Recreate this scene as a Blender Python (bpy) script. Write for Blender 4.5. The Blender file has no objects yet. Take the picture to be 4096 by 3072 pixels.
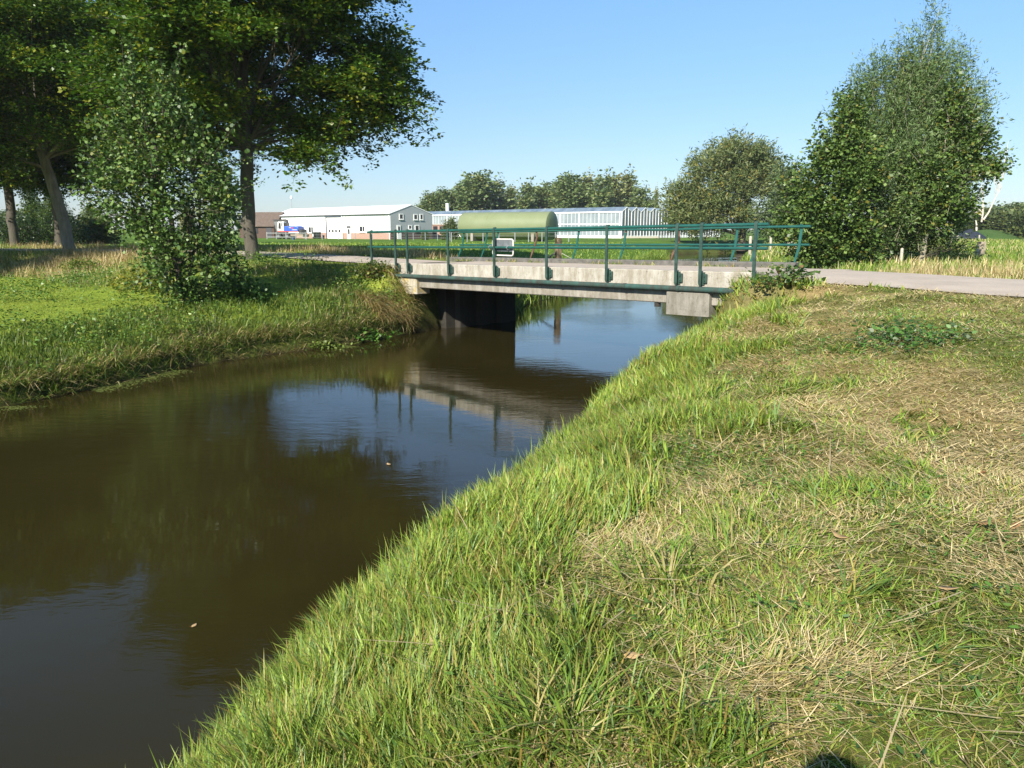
import bpy, math, random
import numpy as np
from mathutils import Vector, Matrix
rng = np.random.default_rng(11)
random.seed(11)
SC = bpy.context.scene
COL = SC.collection
EYE = 2.98                      # camera height above the water (water is z = 0)
F = 3110.0                      # focal length in photograph pixels (4096 wide)
PITCH = math.atan(618 / 3110)
CP, SP = math.cos(PITCH), math.sin(PITCH)
UM = 4096 / 2212

# ------------------------------------------------------------------ helpers
def ray(px, py):
    """photo pixel (4096 wide) -> (x/y, z/y) slopes of the sight line"""
    dn = py - 1536
    fwd = F * CP - dn * SP
    dwn = dn * CP + F * SP
    return (px - 2048) / fwd, -dwn / fwd
def at(px, py, d):
    a, b = ray(px, py)
    return Vector((a * d, d, EYE + b * d))
def xs(px, d, py=950):
    return ray(px, py)[0] * d

def new_mat(name):
    m = bpy.data.materials.new(name); m.use_nodes = True
    nt = m.node_tree
    for n in list(nt.nodes): nt.nodes.remove(n)
    out = nt.nodes.new('ShaderNodeOutputMaterial')
    b = nt.nodes.new('ShaderNodeBsdfPrincipled')
    nt.links.new(b.outputs[0], out.inputs[0])
    return m, nt, b, out
def noise(nt, scale, detail=4, rough=.6, coord=None, vec_scale=None, dist=0.0):
    n = nt.nodes.new('ShaderNodeTexNoise')
    n.inputs['Scale'].default_value = scale; n.inputs['Detail'].default_value = detail
    n.inputs['Roughness'].default_value = rough; n.inputs['Distortion'].default_value = dist
    if coord is None:
        coord = nt.nodes.new('ShaderNodeTexCoord').outputs['Object']
    if vec_scale:
        mp = nt.nodes.new('ShaderNodeMapping'); mp.inputs['Scale'].default_value = vec_scale
        nt.links.new(coord, mp.inputs['Vector']); coord = mp.outputs[0]
    nt.links.new(coord, n.inputs['Vector'])
    return n.outputs['Fac']
def ramp(nt, fac, stops):
    r = nt.nodes.new('ShaderNodeValToRGB')
    e = r.color_ramp.elements
    while len(e) < len(stops): e.new(0.5)
    for el, (p, c) in zip(e, stops):
        el.position = p; el.color = (*c, 1) if len(c) == 3 else c
    nt.links.new(fac, r.inputs[0])
    return r.outputs[0]
def mixc(nt, a, b, fac, mode='MIX'):
    m = nt.nodes.new('ShaderNodeMix'); m.data_type = 'RGBA'; m.blend_type = mode
    for sock, v in ((m.inputs[6], a), (m.inputs[7], b), (m.inputs[0], fac)):
        if isinstance(v, (int, float)): sock.default_value = v
        elif isinstance(v, tuple): sock.default_value = (*v, 1)
        else: nt.links.new(v, sock)
    return m.outputs[2]
def bump(nt, b, h, strength=.3, dist=.02):
    bp = nt.nodes.new('ShaderNodeBump'); bp.inputs['Strength'].default_value = strength
    bp.inputs['Distance'].default_value = dist
    nt.links.new(h, bp.inputs['Height']); nt.links.new(bp.outputs[0], b.inputs['Normal'])
def simple(name, col, rough=.6, metal=0, var=.25, scale=3, spec=.5, bmp=0):
    m, nt, b, o = new_mat(name)
    f = noise(nt, scale, 6, .65)
    d = tuple(c * (1 - var) for c in col); l = tuple(min(1, c * (1 + var)) for c in col)
    nt.links.new(ramp(nt, f, [(.3, d), (.7, l)]), b.inputs['Base Color'])
    b.inputs['Roughness'].default_value = rough; b.inputs['Metallic'].default_value = metal
    b.inputs['Specular IOR Level'].default_value = spec
    if bmp: bump(nt, b, noise(nt, scale * 8, 4), bmp, .01)
    return m
def leaf_mat(name, rough=.45, spec=.35, trans=.3):
    m, nt, b, out = new_mat(name)
    a = nt.nodes.new('ShaderNodeAttribute'); a.attribute_name = 'col'
    nt.links.new(a.outputs['Color'], b.inputs['Base Color'])
    b.inputs['Roughness'].default_value = rough; b.inputs['Specular IOR Level'].default_value = spec
    t = nt.nodes.new('ShaderNodeBsdfTranslucent')
    c = mixc(nt, a.outputs['Color'], (.9, 1.0, .25), .55, 'MULTIPLY')
    nt.links.new(c, t.inputs['Color'])
    mx = nt.nodes.new('ShaderNodeMixShader'); mx.inputs[0].default_value = trans
    nt.links.new(b.outputs[0], mx.inputs[1]); nt.links.new(t.outputs[0], mx.inputs[2])
    nt.links.new(mx.outputs[0], out.inputs[0])
    return m

def mesh_np(name, V, faces, mat, parent=None, col=None, smooth=False):
    """V (n,3); faces: list of (k, m) int arrays"""
    me = bpy.data.meshes.new(name)
    V = np.asarray(V, np.float32)
    faces = [np.asarray(f, np.int32) for f in faces if len(f)]
    nl = sum(f.size for f in faces); npol = sum(len(f) for f in faces)
    me.vertices.add(len(V)); me.loops.add(nl); me.polygons.add(npol)
    me.vertices.foreach_set('co', V.ravel())
    me.loops.foreach_set('vertex_index', np.concatenate([f.ravel() for f in faces]))
    sizes = np.concatenate([np.full(len(f), f.shape[1], np.int32) for f in faces])
    starts = np.zeros(npol, np.int32); starts[1:] = np.cumsum(sizes)[:-1]
    me.polygons.foreach_set('loop_start', starts)
    me.update(calc_edges=True)
    if col is not None:
        a = me.color_attributes.new('col', 'FLOAT_COLOR', 'POINT')
        c4 = np.ones((len(V), 4), np.float32); c4[:, :3] = col
        a.data.foreach_set('color', c4.ravel())
    if smooth: me.polygons.foreach_set('use_smooth', np.ones(npol, bool))
    me.materials.append(mat)
    o = bpy.data.objects.new(name, me); COL.objects.link(o)
    if parent: o.parent = parent
    return o

class MB:
    """collects shapes into one mesh"""
    def __init__(self): self.v = []; self.f = []
    def add(self, vs, fs):
        k = len(self.v); self.v += [tuple(v) for v in vs]
        self.f += [tuple(i + k for i in f) for f in fs]; return self
    def box(self, x0, x1, y0, y1, z0, z1):
        vs = [(x, y, z) for z in (z0, z1) for y in (y0, y1) for x in (x0, x1)]
        return self.add(vs, [(0, 2, 3, 1), (4, 5, 7, 6), (0, 1, 5, 4), (2, 6, 7, 3), (0, 4, 6, 2), (1, 3, 7, 5)])
    def bbox(self, x0, x1, y0, y1, z0, z1, c=.01):
        """box with chamfered vertical and top edges"""
        k = [(x0 + c, y0), (x1 - c, y0), (x1, y0 + c), (x1, y1 - c), (x1 - c, y1), (x0 + c, y1), (x0, y1 - c), (x0, y0 + c)]
        k2 = [(x0 + c, y0 + c), (x1 - c, y0 + c), (x1 - c, y0 + c), (x1 - c, y1 - c), (x1 - c, y1 - c), (x0 + c, y1 - c), (x0 + c, y1 - c), (x0 + c, y0 + c)]
        vs = [(x, y, z0) for x, y in k] + [(x, y, z1 - c) for x, y in k] + [(x, y, z1) for x, y in [(x0 + c, y0 + c), (x1 - c, y0 + c), (x1 - c, y1 - c), (x0 + c, y1 - c)]]
        fs = [tuple(range(7, -1, -1))] + [(i, (i + 1) % 8, 8 + (i + 1) % 8, 8 + i) for i in range(8)]
        fs += [(8, 9, 17, 16), (10, 11, 18, 17), (12, 13, 19, 18), (14, 15, 16, 19), (9, 10, 17), (11, 12, 18), (13, 14, 19), (15, 8, 16), (16, 17, 18, 19)]
        return self.add(vs, fs)
    def hexa(self, p):  # 8 corner points, bottom 4 ccw, top 4 ccw
        return self.add(p, [(3, 2, 1, 0), (4, 5, 6, 7), (0, 1, 5, 4), (1, 2, 6, 5), (2, 3, 7, 6), (3, 0, 4, 7)])
    def prism(self, poly, axis, a0, a1):
        """poly of 2D points extruded along axis 'x','y','z'"""
        n = len(poly)
        def P(q, a): return {'x': (a, q[0], q[1]), 'y': (q[0], a, q[1]), 'z': (q[0], q[1], a)}[axis]
        vs = [P(q, a0) for q in poly] + [P(q, a1) for q in poly]
        return self.add(vs, [tuple(range(n - 1, -1, -1)), tuple(range(n, 2 * n))] + [(i, (i + 1) % n, n + (i + 1) % n, n + i) for i in range(n)])
    def tube(self, pts, r, sides=8, cap=True):
        pts = [Vector(p) for p in pts]; n = len(pts)
        if not hasattr(r, '__len__'): r = [r] * n
        k = len(self.v); up = None
        for i, p in enumerate(pts):
            t = (pts[min(i + 1, n - 1)] - pts[max(i - 1, 0)])
            if t.length < 1e-9: t = Vector((0, 0, 1))
            t.normalize()
            if up is None:
                a = Vector((0, 0, 1)) if abs(t.z) < .9 else Vector((1, 0, 0))
                u = t.cross(a).normalized()
            else:
                u = (up - t * up.dot(t)); u = u.normalized() if u.length > 1e-6 else t.orthogonal().normalized()
            up = u; w = t.cross(u)
            for j in range(sides):
                an = 2 * math.pi * j / sides
                self.v.append(tuple(p + (u * math.cos(an) + w * math.sin(an)) * r[i]))
        for i in range(n - 1):
            for j in range(sides):
                a = k + i * sides + j; b = k + i * sides + (j + 1) % sides
                self.f.append((a, b, b + sides, a + sides))
        if cap:
            self.f.append(tuple(k + j for j in range(sides - 1, -1, -1)))
            self.f.append(tuple(k + (n - 1) * sides + j for j in range(sides)))
        return self
    def disc(self, c, r, axis='z', sides=20, th=.02):
        c = Vector(c); d = {'x': Vector((1, 0, 0)), 'y': Vector((0, 1, 0)), 'z': Vector((0, 0, 1))}[axis]
        return self.tube([c - d * th / 2, c + d * th / 2], r, sides)
    def build(self, name, mat, parent=None, smooth=False, bevel=0, loc=None):
        me = bpy.data.meshes.new(name); me.from_pydata(self.v, [], self.f); me.update()
        me.materials.append(mat)
        if smooth:
            me.polygons.foreach_set('use_smooth', [True] * len(me.polygons))
            me.set_sharp_from_angle(angle=math.radians(40))
        o = bpy.data.objects.new(name, me); COL.objects.link(o)
        if parent: o.parent = parent
        if loc: o.location = loc
        if bevel:
            b = o.modifiers.new('edge', 'BEVEL'); b.width = bevel; b.segments = 2; b.limit_method = 'ANGLE'
        return o

def tag(o, label=None, cat=None, group=None, kind=None):
    if label: o['label'] = label
    if cat: o['category'] = cat
    if group: o['group'] = group
    if kind: o['kind'] = kind
    return o
def empty(name, loc, rz=0, label=None, cat=None, group=None):
    o = bpy.data.objects.new(name, None); COL.objects.link(o)
    o.location = loc; o.rotation_euler.z = rz; o.empty_display_size = .3
    return tag(o, label, cat, group)
def dup(root, loc, rz=0, scale=1, label=None, group=None):
    r = root.copy(); COL.objects.link(r); r.location = loc; r.rotation_euler.z = rz
    r.scale = scale if hasattr(scale, '__len__') else (scale,) * 3
    if label: r['label'] = label
    if group: r['group'] = group
    for ch in root.children:
        c = ch.copy(); COL.objects.link(c); c.parent = r
        for g in ch.children:
            d = g.copy(); COL.objects.link(d); d.parent = c
    return r

# numpy value noise
_T = rng.random((256, 256))
def vn(x, y, scale, seed=0):
    x = np.asarray(x) * scale + seed * 17.13; y = np.asarray(y) * scale + seed * 7.77
    xi = np.floor(x).astype(int); yi = np.floor(y).astype(int)
    fx = x - xi; fy = y - yi; fx = fx * fx * (3 - 2 * fx); fy = fy * fy * (3 - 2 * fy)
    g = lambda a, b: _T[a & 255, b & 255]
    return (g(xi, yi) * (1 - fx) + g(xi + 1, yi) * fx) * (1 - fy) + (g(xi, yi + 1) * (1 - fx) + g(xi + 1, yi + 1) * fx) * fy
def fbm(x, y, scale, seed=0, oct=3):
    s = 0; a = 1; t = 0
    for i in range(oct):
        s = s + a * vn(x, y, scale * 2 ** i, seed + i); t += a; a *= .5
    return s / t
def sstep(x, a, b):
    t = np.clip((x - a) / (b - a), 0, 1); return t * t * (3 - 2 * t)

# ------------------------------------------------------------------ site plan
B0 = np.array([-3.03, 23.0]); BD = np.array([.7034, -.7108]); BN = np.array([.7108, .7034])
SPAN = 1.844; BZ = 2.01; BSLOPE = .0135
def sn(x, y):
    dx = x - B0[0]; dy = y - B0[1]
    return dx * BD[0] + dy * BD[1], dx * BN[0] + dy * BN[1]
def bw(s, n, z=0):
    p = B0 + s * BD + n * BN
    return Vector((p[0], p[1], z))
LW = np.array([(-40, -34), (-24, -14), (-16, 0), (-12, 7.3), (-8.75, 13), (-8.04, 14.6), (-7.2, 17), (-5.77, 18.95), (-4.4, 20.2), (-2.85, 22.9),
               (-.2, 27.2), (.3, 30.8), (4, 42), (9, 56), (13.4, 70), (18.5, 93), (24, 101), (36, 106), (70, 112)], float)
RW = np.array([(-16, -34), (-9, -12), (-4.2, -3), (-2.4, 1), (-1.66, 3.5), (-1.40, 4.67), (-1.0, 5.9), (-.33, 7.5), (.40, 9.2), (1.62, 12.7), (2.6, 14.2), (3.75, 15.45), (4.1, 16.1),
               (5.8, 18.2), (7.6, 20.3), (8.9, 26), (10.6, 33), (14, 48), (20.3, 70), (27, 86), (38, 95), (70, 101)], float)
POLY = np.concatenate([LW, RW[::-1]])
RC = [tuple((B0 + 2.55 * BN + s * BD)) for s in (70, 40, 20, 10.5, -1.5, -10, -16)] + [(-17.2, 38.8), (-22.5, 40.4), (-30, 41.8), (-50, 43.5), (-90, 44)]
RC = np.array(RC)
def pdist(x, y, P):
    d = np.full(x.shape, 1e9)
    for a, b in zip(P[:-1], P[1:]):
        ab = b - a; t = np.clip(((x - a[0]) * ab[0] + (y - a[1]) * ab[1]) / (ab @ ab), 0, 1)
        d = np.minimum(d, np.hypot(x - a[0] - t * ab[0], y - a[1] - t * ab[1]))
    return d
def road_dist(x, y):
    """distance to the road centre line, signed: negative on the photographer's side"""
    d = np.full(x.shape, 1e9); sg = np.ones(x.shape)
    for a, b in zip(RC[:-1], RC[1:]):
        ab = b - a; t = np.clip(((x - a[0]) * ab[0] + (y - a[1]) * ab[1]) / (ab @ ab), 0, 1)
        q = np.hypot(x - a[0] - t * ab[0], y - a[1] - t * ab[1])
        c = ab[0] * (y - a[1]) - ab[1] * (x - a[0])
        m = q < d; d = np.where(m, q, d); sg = np.where(m, np.where(c > 0, -1, 1), sg)
    return d * sg
def inside(x, y):
    c = np.zeros(x.shape, bool); n = len(POLY)
    for i in range(n):
        x0, y0 = POLY[i]; x1, y1 = POLY[(i + 1) % n]
        if y0 == y1: continue
        m = (y0 > y) != (y1 > y)
        c ^= m & (x < (x1 - x0) * (y - y0) / (y1 - y0) + x0)
    return c
def zroad(s):
    return np.interp(s, [-60, -10, -2, 11, 22, 40, 70], [2.0, 1.95, 1.885, 2.055, 1.87, 1.75, 1.6])
def terrain(x, y, full=False):
    x = np.asarray(x, float); y = np.asarray(y, float)
    s, n = sn(x, y)
    dL = pdist(x, y, LW); dR = pdist(x, y, RW); ins = inside(x, y)
    left = dL < dR
    d = np.minimum(dL, dR)
    dr = road_dist(x, y); adr = np.abs(dr)
    zr = zroad(s)
    near = dr < 0
    q = adr - 2.9
    fieldL = np.interp(y, [30, 50, 85, 130, 170, 300, 1500], [1.85, 1.75, 1.55, 1.38, 1.32, 1.2, 1.0])
    fieldR = np.interp(y, [0, 30, 60, 100, 140, 175, 300, 1500], [1.75, 1.72, 1.72, 1.88, 2.02, 2.2, 2.3, 2.3])
    lowL = np.where(near, 1.2, fieldL); lowR = np.where(near, 1.40, fieldR)
    low = np.where(left, lowL, lowR)
    w = np.where(near, np.where(left, 5.5 + 5.0 * sstep(s, -14, -5), 7.5), 6.0)
    T = zr - .06 + (low - zr + .06) * sstep(q, 0, w)
    bumps = (fbm(x, y, .35, 3) - .5) * .16 + (fbm(x, y, 1.6, 5) - .5) * .07
    far = np.clip(1 - np.hypot(x, y) / 150, .15, 1)
    T = T + bumps * far * sstep(q, -.2, 1.0)
    k = 1 + 6 * sstep(2.95 - adr, 0, .6)
    wob = (vn(x, y, .9, 9) - .5) * .5 + (vn(x, y, 2.7, 12) - .5) * .25
    de = np.maximum(d * k + wob * np.clip(d * 1.5, 0, 1), 0)
    gl = np.interp(de, [0, .12, .5, 1.4, 3, 5], [0, .22, .40, .60, .85, 1])
    gr = np.interp(de, [0, .2, .8, 1.6, 2.6, 4], [0, .27, .55, .80, .95, 1])
    z = T * np.where(left, gl, gr)
    z = np.where(ins, -.9 * sstep(d, 0, 1.3), z)
    if full: return z, d, left, dr, ins, s, n
    return z
def tz(x, y): return float(terrain(np.array([x]), np.array([y]))[0])

# ------------------------------------------------------------------ camera, light, sky
cam = bpy.data.cameras.new('camera'); co = bpy.data.objects.new('camera', cam); COL.objects.link(co)
cam.sensor_width = 36; cam.lens = F / 4096 * 36; cam.clip_end = 6000; cam.clip_start = .05
co.location = (0, 0, EYE); co.rotation_euler = (math.pi / 2 - PITCH, 0, 0)
SC.camera = co
SUN_AZ, SUN_EL = math.radians(28), math.radians(34.5)   # direction the shadows run (right of the view) and height
sl = bpy.data.lights.new('sun', 'SUN'); so = bpy.data.objects.new('sun', sl); COL.objects.link(so)
sl.energy = 5.0; sl.angle = math.radians(.53); sl.color = (1, .93, .81)
sdir = Vector((math.sin(SUN_AZ) * math.cos(SUN_EL), math.cos(SUN_AZ) * math.cos(SUN_EL), -math.sin(SUN_EL)))
so.rotation_euler = sdir.to_track_quat('-Z', 'Y').to_euler(); so.location = (-20, -40, 40)
W = bpy.data.worlds.new('World'); SC.world = W; W.use_nodes = True
nt = W.node_tree; bg = nt.nodes['Background']
sky = nt.nodes.new('ShaderNodeTexSky'); sky.sky_type = 'NISHITA'; sky.sun_disc = False
sky.sun_elevation = SUN_EL; sky.sun_rotation = math.atan2(-sdir.x, -sdir.y)
sky.air_density = .72; sky.dust_density = .1; sky.ozone_density = 4.5; sky.altitude = 0
# a clear late-summer day: the horizon is a little less bright than the model's
gm = nt.nodes.new('ShaderNodeNewGeometry'); sx = nt.nodes.new('ShaderNodeSeparateXYZ'); nt.links.new(gm.outputs['Incoming'], sx.inputs[0])
ab = nt.nodes.new('ShaderNodeMath'); ab.operation = 'ABSOLUTE'; nt.links.new(sx.outputs['Z'], ab.inputs[0])
dim = ramp(nt, ab.outputs[0], [(0, (.56, .50, .47)), (.10, (.78, .72, .62)), (.28, (.98, 1.08, 1.0))])
nt.links.new(mixc(nt, sky.outputs[0], dim, 1.0, 'MULTIPLY'), bg.inputs[0]); bg.inputs[1].default_value = .108
SC.view_settings.view_transform = 'Standard'; SC.view_settings.look = 'None'
SC.view_settings.exposure = .96; SC.view_settings.gamma = 1
SC.cycles.max_bounces = 8; SC.cycles.transparent_max_bounces = 8
SC.cycles.use_denoising = True
try: SC.cycles.caustics_reflective = False; SC.cycles.caustics_refractive = False
except Exception: pass

# ------------------------------------------------------------------ ground
def graded(lo, hi, a, b, h, g):
    v = list(np.arange(a, b + h / 2, h)); st = h; x = v[-1]
    while x < hi: st *= 1 + g; x += st; v.append(x)
    st = h; x = v[0]; pre = []
    while x > lo: st *= 1 + g; x -= st; pre.append(x)
    return np.array(pre[::-1] + v)
gx = graded(-1800, 1800, -17, 14, .22, .035); gy = graded(-60, 3000, -3, 34, .22, .03)
X, Y = np.meshgrid(gx, gy); fx, fy = X.ravel(), Y.ravel()
fz, fd, fleft, fdr, fins, fs, fn = terrain(fx, fy, True)
nx, ny = len(gx), len(gy)
idx = np.arange(nx * ny).reshape(ny, nx)
quads = np.stack([idx[:-1, :-1], idx[:-1, 1:], idx[1:, 1:], idx[1:, :-1]], -1).reshape(-1, 4)
# surface kinds: soil colour of each zone (mown lawn, rough verge, pasture, bare bank)
def zone_cols(x, y, d, left, dr, ins):
    pasture = np.array([.085, .155, .022]); lawn = np.array([.200, .265, .036]); dry = np.array([.30, .235, .10])
    soil = np.array([.06, .045, .024]); thatch = np.array([.30, .235, .115])
    c = np.tile(pasture, (len(x), 1))
    n1 = fbm(x, y, .25, 21)[:, None]; n2 = fbm(x, y, .9, 22)[:, None]
    c = c * (.75 + .5 * n1)
    ln = left & (dr < 0)
    c = np.where(ln[:, None], lawn * (.82 + .36 * n2), c)
    # rough verge along the road
    v = (np.clip(1 - np.abs(np.abs(dr) - 4.2) / 3.0, 0, 1))[:, None] * np.clip(.4 + n1 * .9, 0, 1)
    sv, _ = sn(x, y); v = v * np.where(ln & (sv > -11), .25, 1.0)[:, None]
    c = c * (1 - v) + dry * (.7 + .5 * n2) * v
    # right, photographer's side: trodden mown grass with hay
    rn = (~left) & (dr < 0)
    hay = np.clip((n2 - .25) * 2.4, .15, 1)
    c = np.where(rn[:, None], (np.array([.075, .115, .022]) * (1 - hay) + thatch * hay), c)
    # pasture on the far right is paler and drier
    rf = (~left) & (dr > 3)
    c = np.where(rf[:, None], c * .7 + np.array([.20, .19, .05]) * .3, c)
    # bank faces
    bk = sstep(1.3 - d, 0, .9)[:, None] * np.where(left, .8, .5)[:, None]
    c = c * (1 - bk) + (soil * .7 + .3 * pasture) * bk
    c = np.where(ins[:, None], np.array([.05, .04, .02]), c)
    return c
gcol = zone_cols(fx, fy, fd, fleft, fdr, fins)
m, nt, b, o = new_mat('meadow soil and turf'); GROUND_MAT = m
a = nt.nodes.new('ShaderNodeAttribute'); a.attribute_name = 'col'
pos = nt.nodes.new('ShaderNodeNewGeometry').outputs['Position']
n1 = noise(nt, 9, 8, .75, pos); n2 = noise(nt, .35, 5, .6, pos)
c = mixc(nt, a.outputs['Color'], ramp(nt, n1, [(.25, (.35, .35, .35)), (.75, (1.6, 1.6, 1.6))]), .8, 'MULTIPLY')
c = mixc(nt, c, ramp(nt, n2, [(.3, (.75, .85, .7)), (.7, (1.2, 1.08, 1.0))]), .7, 'MULTIPLY')
nt.links.new(c, b.inputs['Base Color']); b.inputs['Roughness'].default_value = .95; b.inputs['Specular IOR Level'].default_value = .1
bump(nt, b, noise(nt, 14, 8, .75, pos), .9, .05)
g = mesh_np('ground', np.stack([fx, fy, fz], -1), [quads], GROUND_MAT, col=gcol, smooth=True)
tag(g, kind='structure')

# ------------------------------------------------------------------ water
m, nt, b, o = new_mat('brown river water'); WATER = m
pos = nt.nodes.new('ShaderNodeNewGeometry').outputs['Position']
bc = ramp(nt, noise(nt, .35, 3, .5, pos), [(.3, (.0185, .0155, .0046)), (.7, (.0250, .0210, .0062))])
nt.links.new(bc, b.inputs['Base Color']); b.inputs['Roughness'].default_value = .02; b.inputs['IOR'].default_value = 1.33
r1 = noise(nt, 2.2, 3, .55, pos, (1.0, 2.2, 1)); r2 = noise(nt, 9, 3, .6, pos, (1.0, 2.6, 1))
pm = ramp(nt, noise(nt, .22, 2, .5, pos), [(.42, (.12, .12, .12)), (.62, (1, 1, 1))])
ad = nt.nodes.new('ShaderNodeMath'); ad.operation = 'MULTIPLY_ADD'; nt.links.new(r2, ad.inputs[0]); ad.inputs[1].default_value = .25; nt.links.new(r1, ad.inputs[2])
mu = nt.nodes.new('ShaderNodeMath'); mu.operation = 'MULTIPLY'; nt.links.new(ad.outputs[0], mu.inputs[0]); nt.links.new(pm, mu.inputs[1])
bump(nt, b, mu.outputs[0], .55, .012)
wx = np.arange(-60, 90.1, 5); wy = np.arange(-50, 130.1, 5)
WX, WY = np.meshgrid(wx, wy); wi = np.arange(WX.size).reshape(WX.shape)
w = mesh_np('water', np.stack([WX.ravel(), WY.ravel(), np.zeros(WX.size)], -1),
            [np.stack([wi[:-1, :-1], wi[:-1, 1:], wi[1:, 1:], wi[1:, :-1]], -1).reshape(-1, 4)], WATER)
tag(w, kind='structure')

# ------------------------------------------------------------------ road
m, nt, b, o = new_mat('pale worn asphalt'); ASPH = m
pos = nt.nodes.new('ShaderNodeNewGeometry').outputs['Position']
c = ramp(nt, noise(nt, 1.2, 6, .65, pos), [(.3, (.35, .295, .24)), (.7, (.46, .395, .325))])
c = mixc(nt, c, ramp(nt, noise(nt, 55, 4, .7, pos), [(.3, (.6, .6, .6)), (.7, (1.25, 1.25, 1.25))]), .7, 'MULTIPLY')
nt.links.new(c, b.inputs['Base Color']); b.inputs['Roughness'].default_value = .9
bump(nt, b, noise(nt, 60, 3, .6, pos), .5, .01)
def road_strip(P, half):
    pts = []
    for a_, b_ in zip(P[:-1], P[1:]):
        n_ = max(2, int(np.hypot(*(b_ - a_)) / 1.2))
        pts += [a_ + (b_ - a_) * t for t in np.linspace(0, 1, n_, endpoint=False)]
    pts.append(P[-1]); pts = np.array(pts); V = []; Q = []
    for i, p in enumerate(pts):
        t = pts[min(i + 1, len(pts) - 1)] - pts[max(i - 1, 0)]; t = t / np.hypot(*t); nn = np.array([-t[1], t[0]])
        for j, f in enumerate(np.linspace(-1, 1, 7)):
            jit = (vn(p[0], p[1], 1.1, 40 + j) - .5) * .35 if abs(f) == 1 else 0
            q = p + nn * half * f * (1 + jit)
            s_, n_ = sn(q[0], q[1])
            V.append((q[0], q[1], float(zroad(s_)) + .02 * (1 - f * f) - .03 * (abs(f) == 1)))
    for i in range(len(pts) - 1):
        for j in range(6):
            k = i * 7 + j; Q.append((k, k + 1, k + 8, k + 7))
    return V, Q
V1, Q1 = road_strip(np.array([tuple(B0 + 2.55 * BN + s * BD) for s in (70, 40, 20, 11.02)]), 2.25)
V2, Q2 = road_strip(np.array([tuple(B0 + 2.55 * BN + s * BD) for s in (-2.02, -10, -16)] + [tuple(p) for p in RC[7:]]), 1.55)
Vr = V1 + V2; Qr = Q1 + [tuple(i + len(V1) for i in q) for q in Q2]
r = mesh_np('road', np.array(Vr), [np.array(Qr)], ASPH, smooth=True); tag(r, kind='structure')
# ------------------------------------------------------------------ bridge
def concrete(name, a, c2, stain=(.10, .09, .06), amt=.55, lichen=None):
    m, nt, b, o = new_mat(name)
    co_ = nt.nodes.new('ShaderNodeTexCoord').outputs['Object']
    c = ramp(nt, noise(nt, 2.2, 8, .7, co_), [(.3, a), (.7, c2)])
    c = mixc(nt, c, stain, ramp(nt, noise(nt, 4.5, 9, .8, co_, (1, 1, .22)), [(.42, (0, 0, 0)), (.60, (amt, amt, amt))]))
    c = mixc(nt, c, (.05, .045, .03), ramp(nt, noise(nt, 16, 7, .75, co_), [(.56, (0, 0, 0)), (.68, (.75, .75, .75))]))
    if lichen: c = mixc(nt, c, lichen, ramp(nt, noise(nt, 3.5, 6, .7, co_), [(.50, (0, 0, 0)), (.60, (.85, .85, .85))]))
    nt.links.new(c, b.inputs['Base Color']); b.inputs['Roughness'].default_value = .9
    bump(nt, b, noise(nt, 30, 8, .7, co_), .6, .012)
    return m
CW = concrete('white washed concrete', (.30, .28, .235), (.47, .445, .39), (.17, .14, .09), .65)
CG = concrete('weathered grey concrete', (.21, .195, .16), (.36, .335, .29), (.12, .10, .065), .65)
CL = concrete('lichen covered concrete', (.40, .37, .29), (.50, .47, .38), (.18, .15, .09), .7, (.42, .30, .07))
CB = concrete('grey block concrete', (.16, .15, .125), (.30, .28, .24), (.11, .10, .07), .6)
CD = concrete('shade-toned bridge concrete', (.022, .020, .015), (.04, .035, .026), (.014, .013, .010), .6)  # shade under the deck is put into this near-black colour
m, nt, b, o = new_mat('green railing paint'); GREEN = m
co_ = nt.nodes.new('ShaderNodeTexCoord').outputs['Object']
c = ramp(nt, noise(nt, 4, 6, .7, co_), [(.3, (.008, .062, .050)), (.7, (.016, .098, .080))])
c = mixc(nt, c, (.055, .06, .05), ramp(nt, noise(nt, 14, 6, .7, co_), [(.56, (0, 0, 0)), (.68, (.75, .75, .75))]))
c = mixc(nt, c, (.22, .085, .035), ramp(nt, noise(nt, 2.3, 7, .75, co_), [(.66, (0, 0, 0)), (.69, (.9, .9, .9))]))
nt.links.new(c, b.inputs['Base Color']); b.inputs['Roughness'].default_value = .38
bump(nt, b, noise(nt, 50, 4, .6, co_), .15, .004)
POSTG = simple('weathered green post paint', (.026, .058, .046), .5, 0, .45, 9)
PIPEG = concrete('weathered green pipe', (.018, .060, .050), (.035, .100, .085), (.035, .032, .026), .95)
RUST = simple('rusty steel', (.085, .045, .028), .8, 0, .6, 5)

br = empty('bridge', (B0[0], B0[1], BZ), math.atan2(BD[1], BD[0]), 'short concrete road bridge with green tube railings over the brown river', 'bridge')
br.rotation_euler.y = -BSLOPE
# edge beams, deck, lower girder
def rough_beam(x0, x1, y0, y1, z0, z1, step=.35, amp=.006, seed=1):
    """long beam with slightly chipped, uneven arrises"""
    mb = MB(); n = int((x1 - x0) / step) + 1; R = random.Random(seed); rings = []
    for i in range(n + 1):
        x = x0 + (x1 - x0) * i / n
        e = [R.uniform(-amp, amp) for _ in range(4)]; c = .018
        rings.append([(x, y0 + c, z0), (x, y1 - c, z0), (x, y1, z0 + c), (x, y1, z1 - c), (x, y1 - c, z1 + e[0]), (x, y0 + c, z1 + e[1]), (x, y0 + e[3] * .4, z1 - c + e[2]), (x, y0, z0 + c)])
    k = 8
    for r_ in rings: mb.v += r_
    for i in range(n):
        for j in range(k):
            a_ = i * k + j; b_ = i * k + (j + 1) % k; mb.f.append((a_, b_, b_ + k, a_ + k))
    mb.f.append(tuple(range(k))); mb.f.append(tuple(n * k + j for j in range(k - 1, -1, -1)))
    return mb
rough_beam(-1.75, 11.0, .06, .36, -.335, 0).build('edge_beam', CW, br)['label'] = 'white washed edge beam on the near side'
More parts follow.
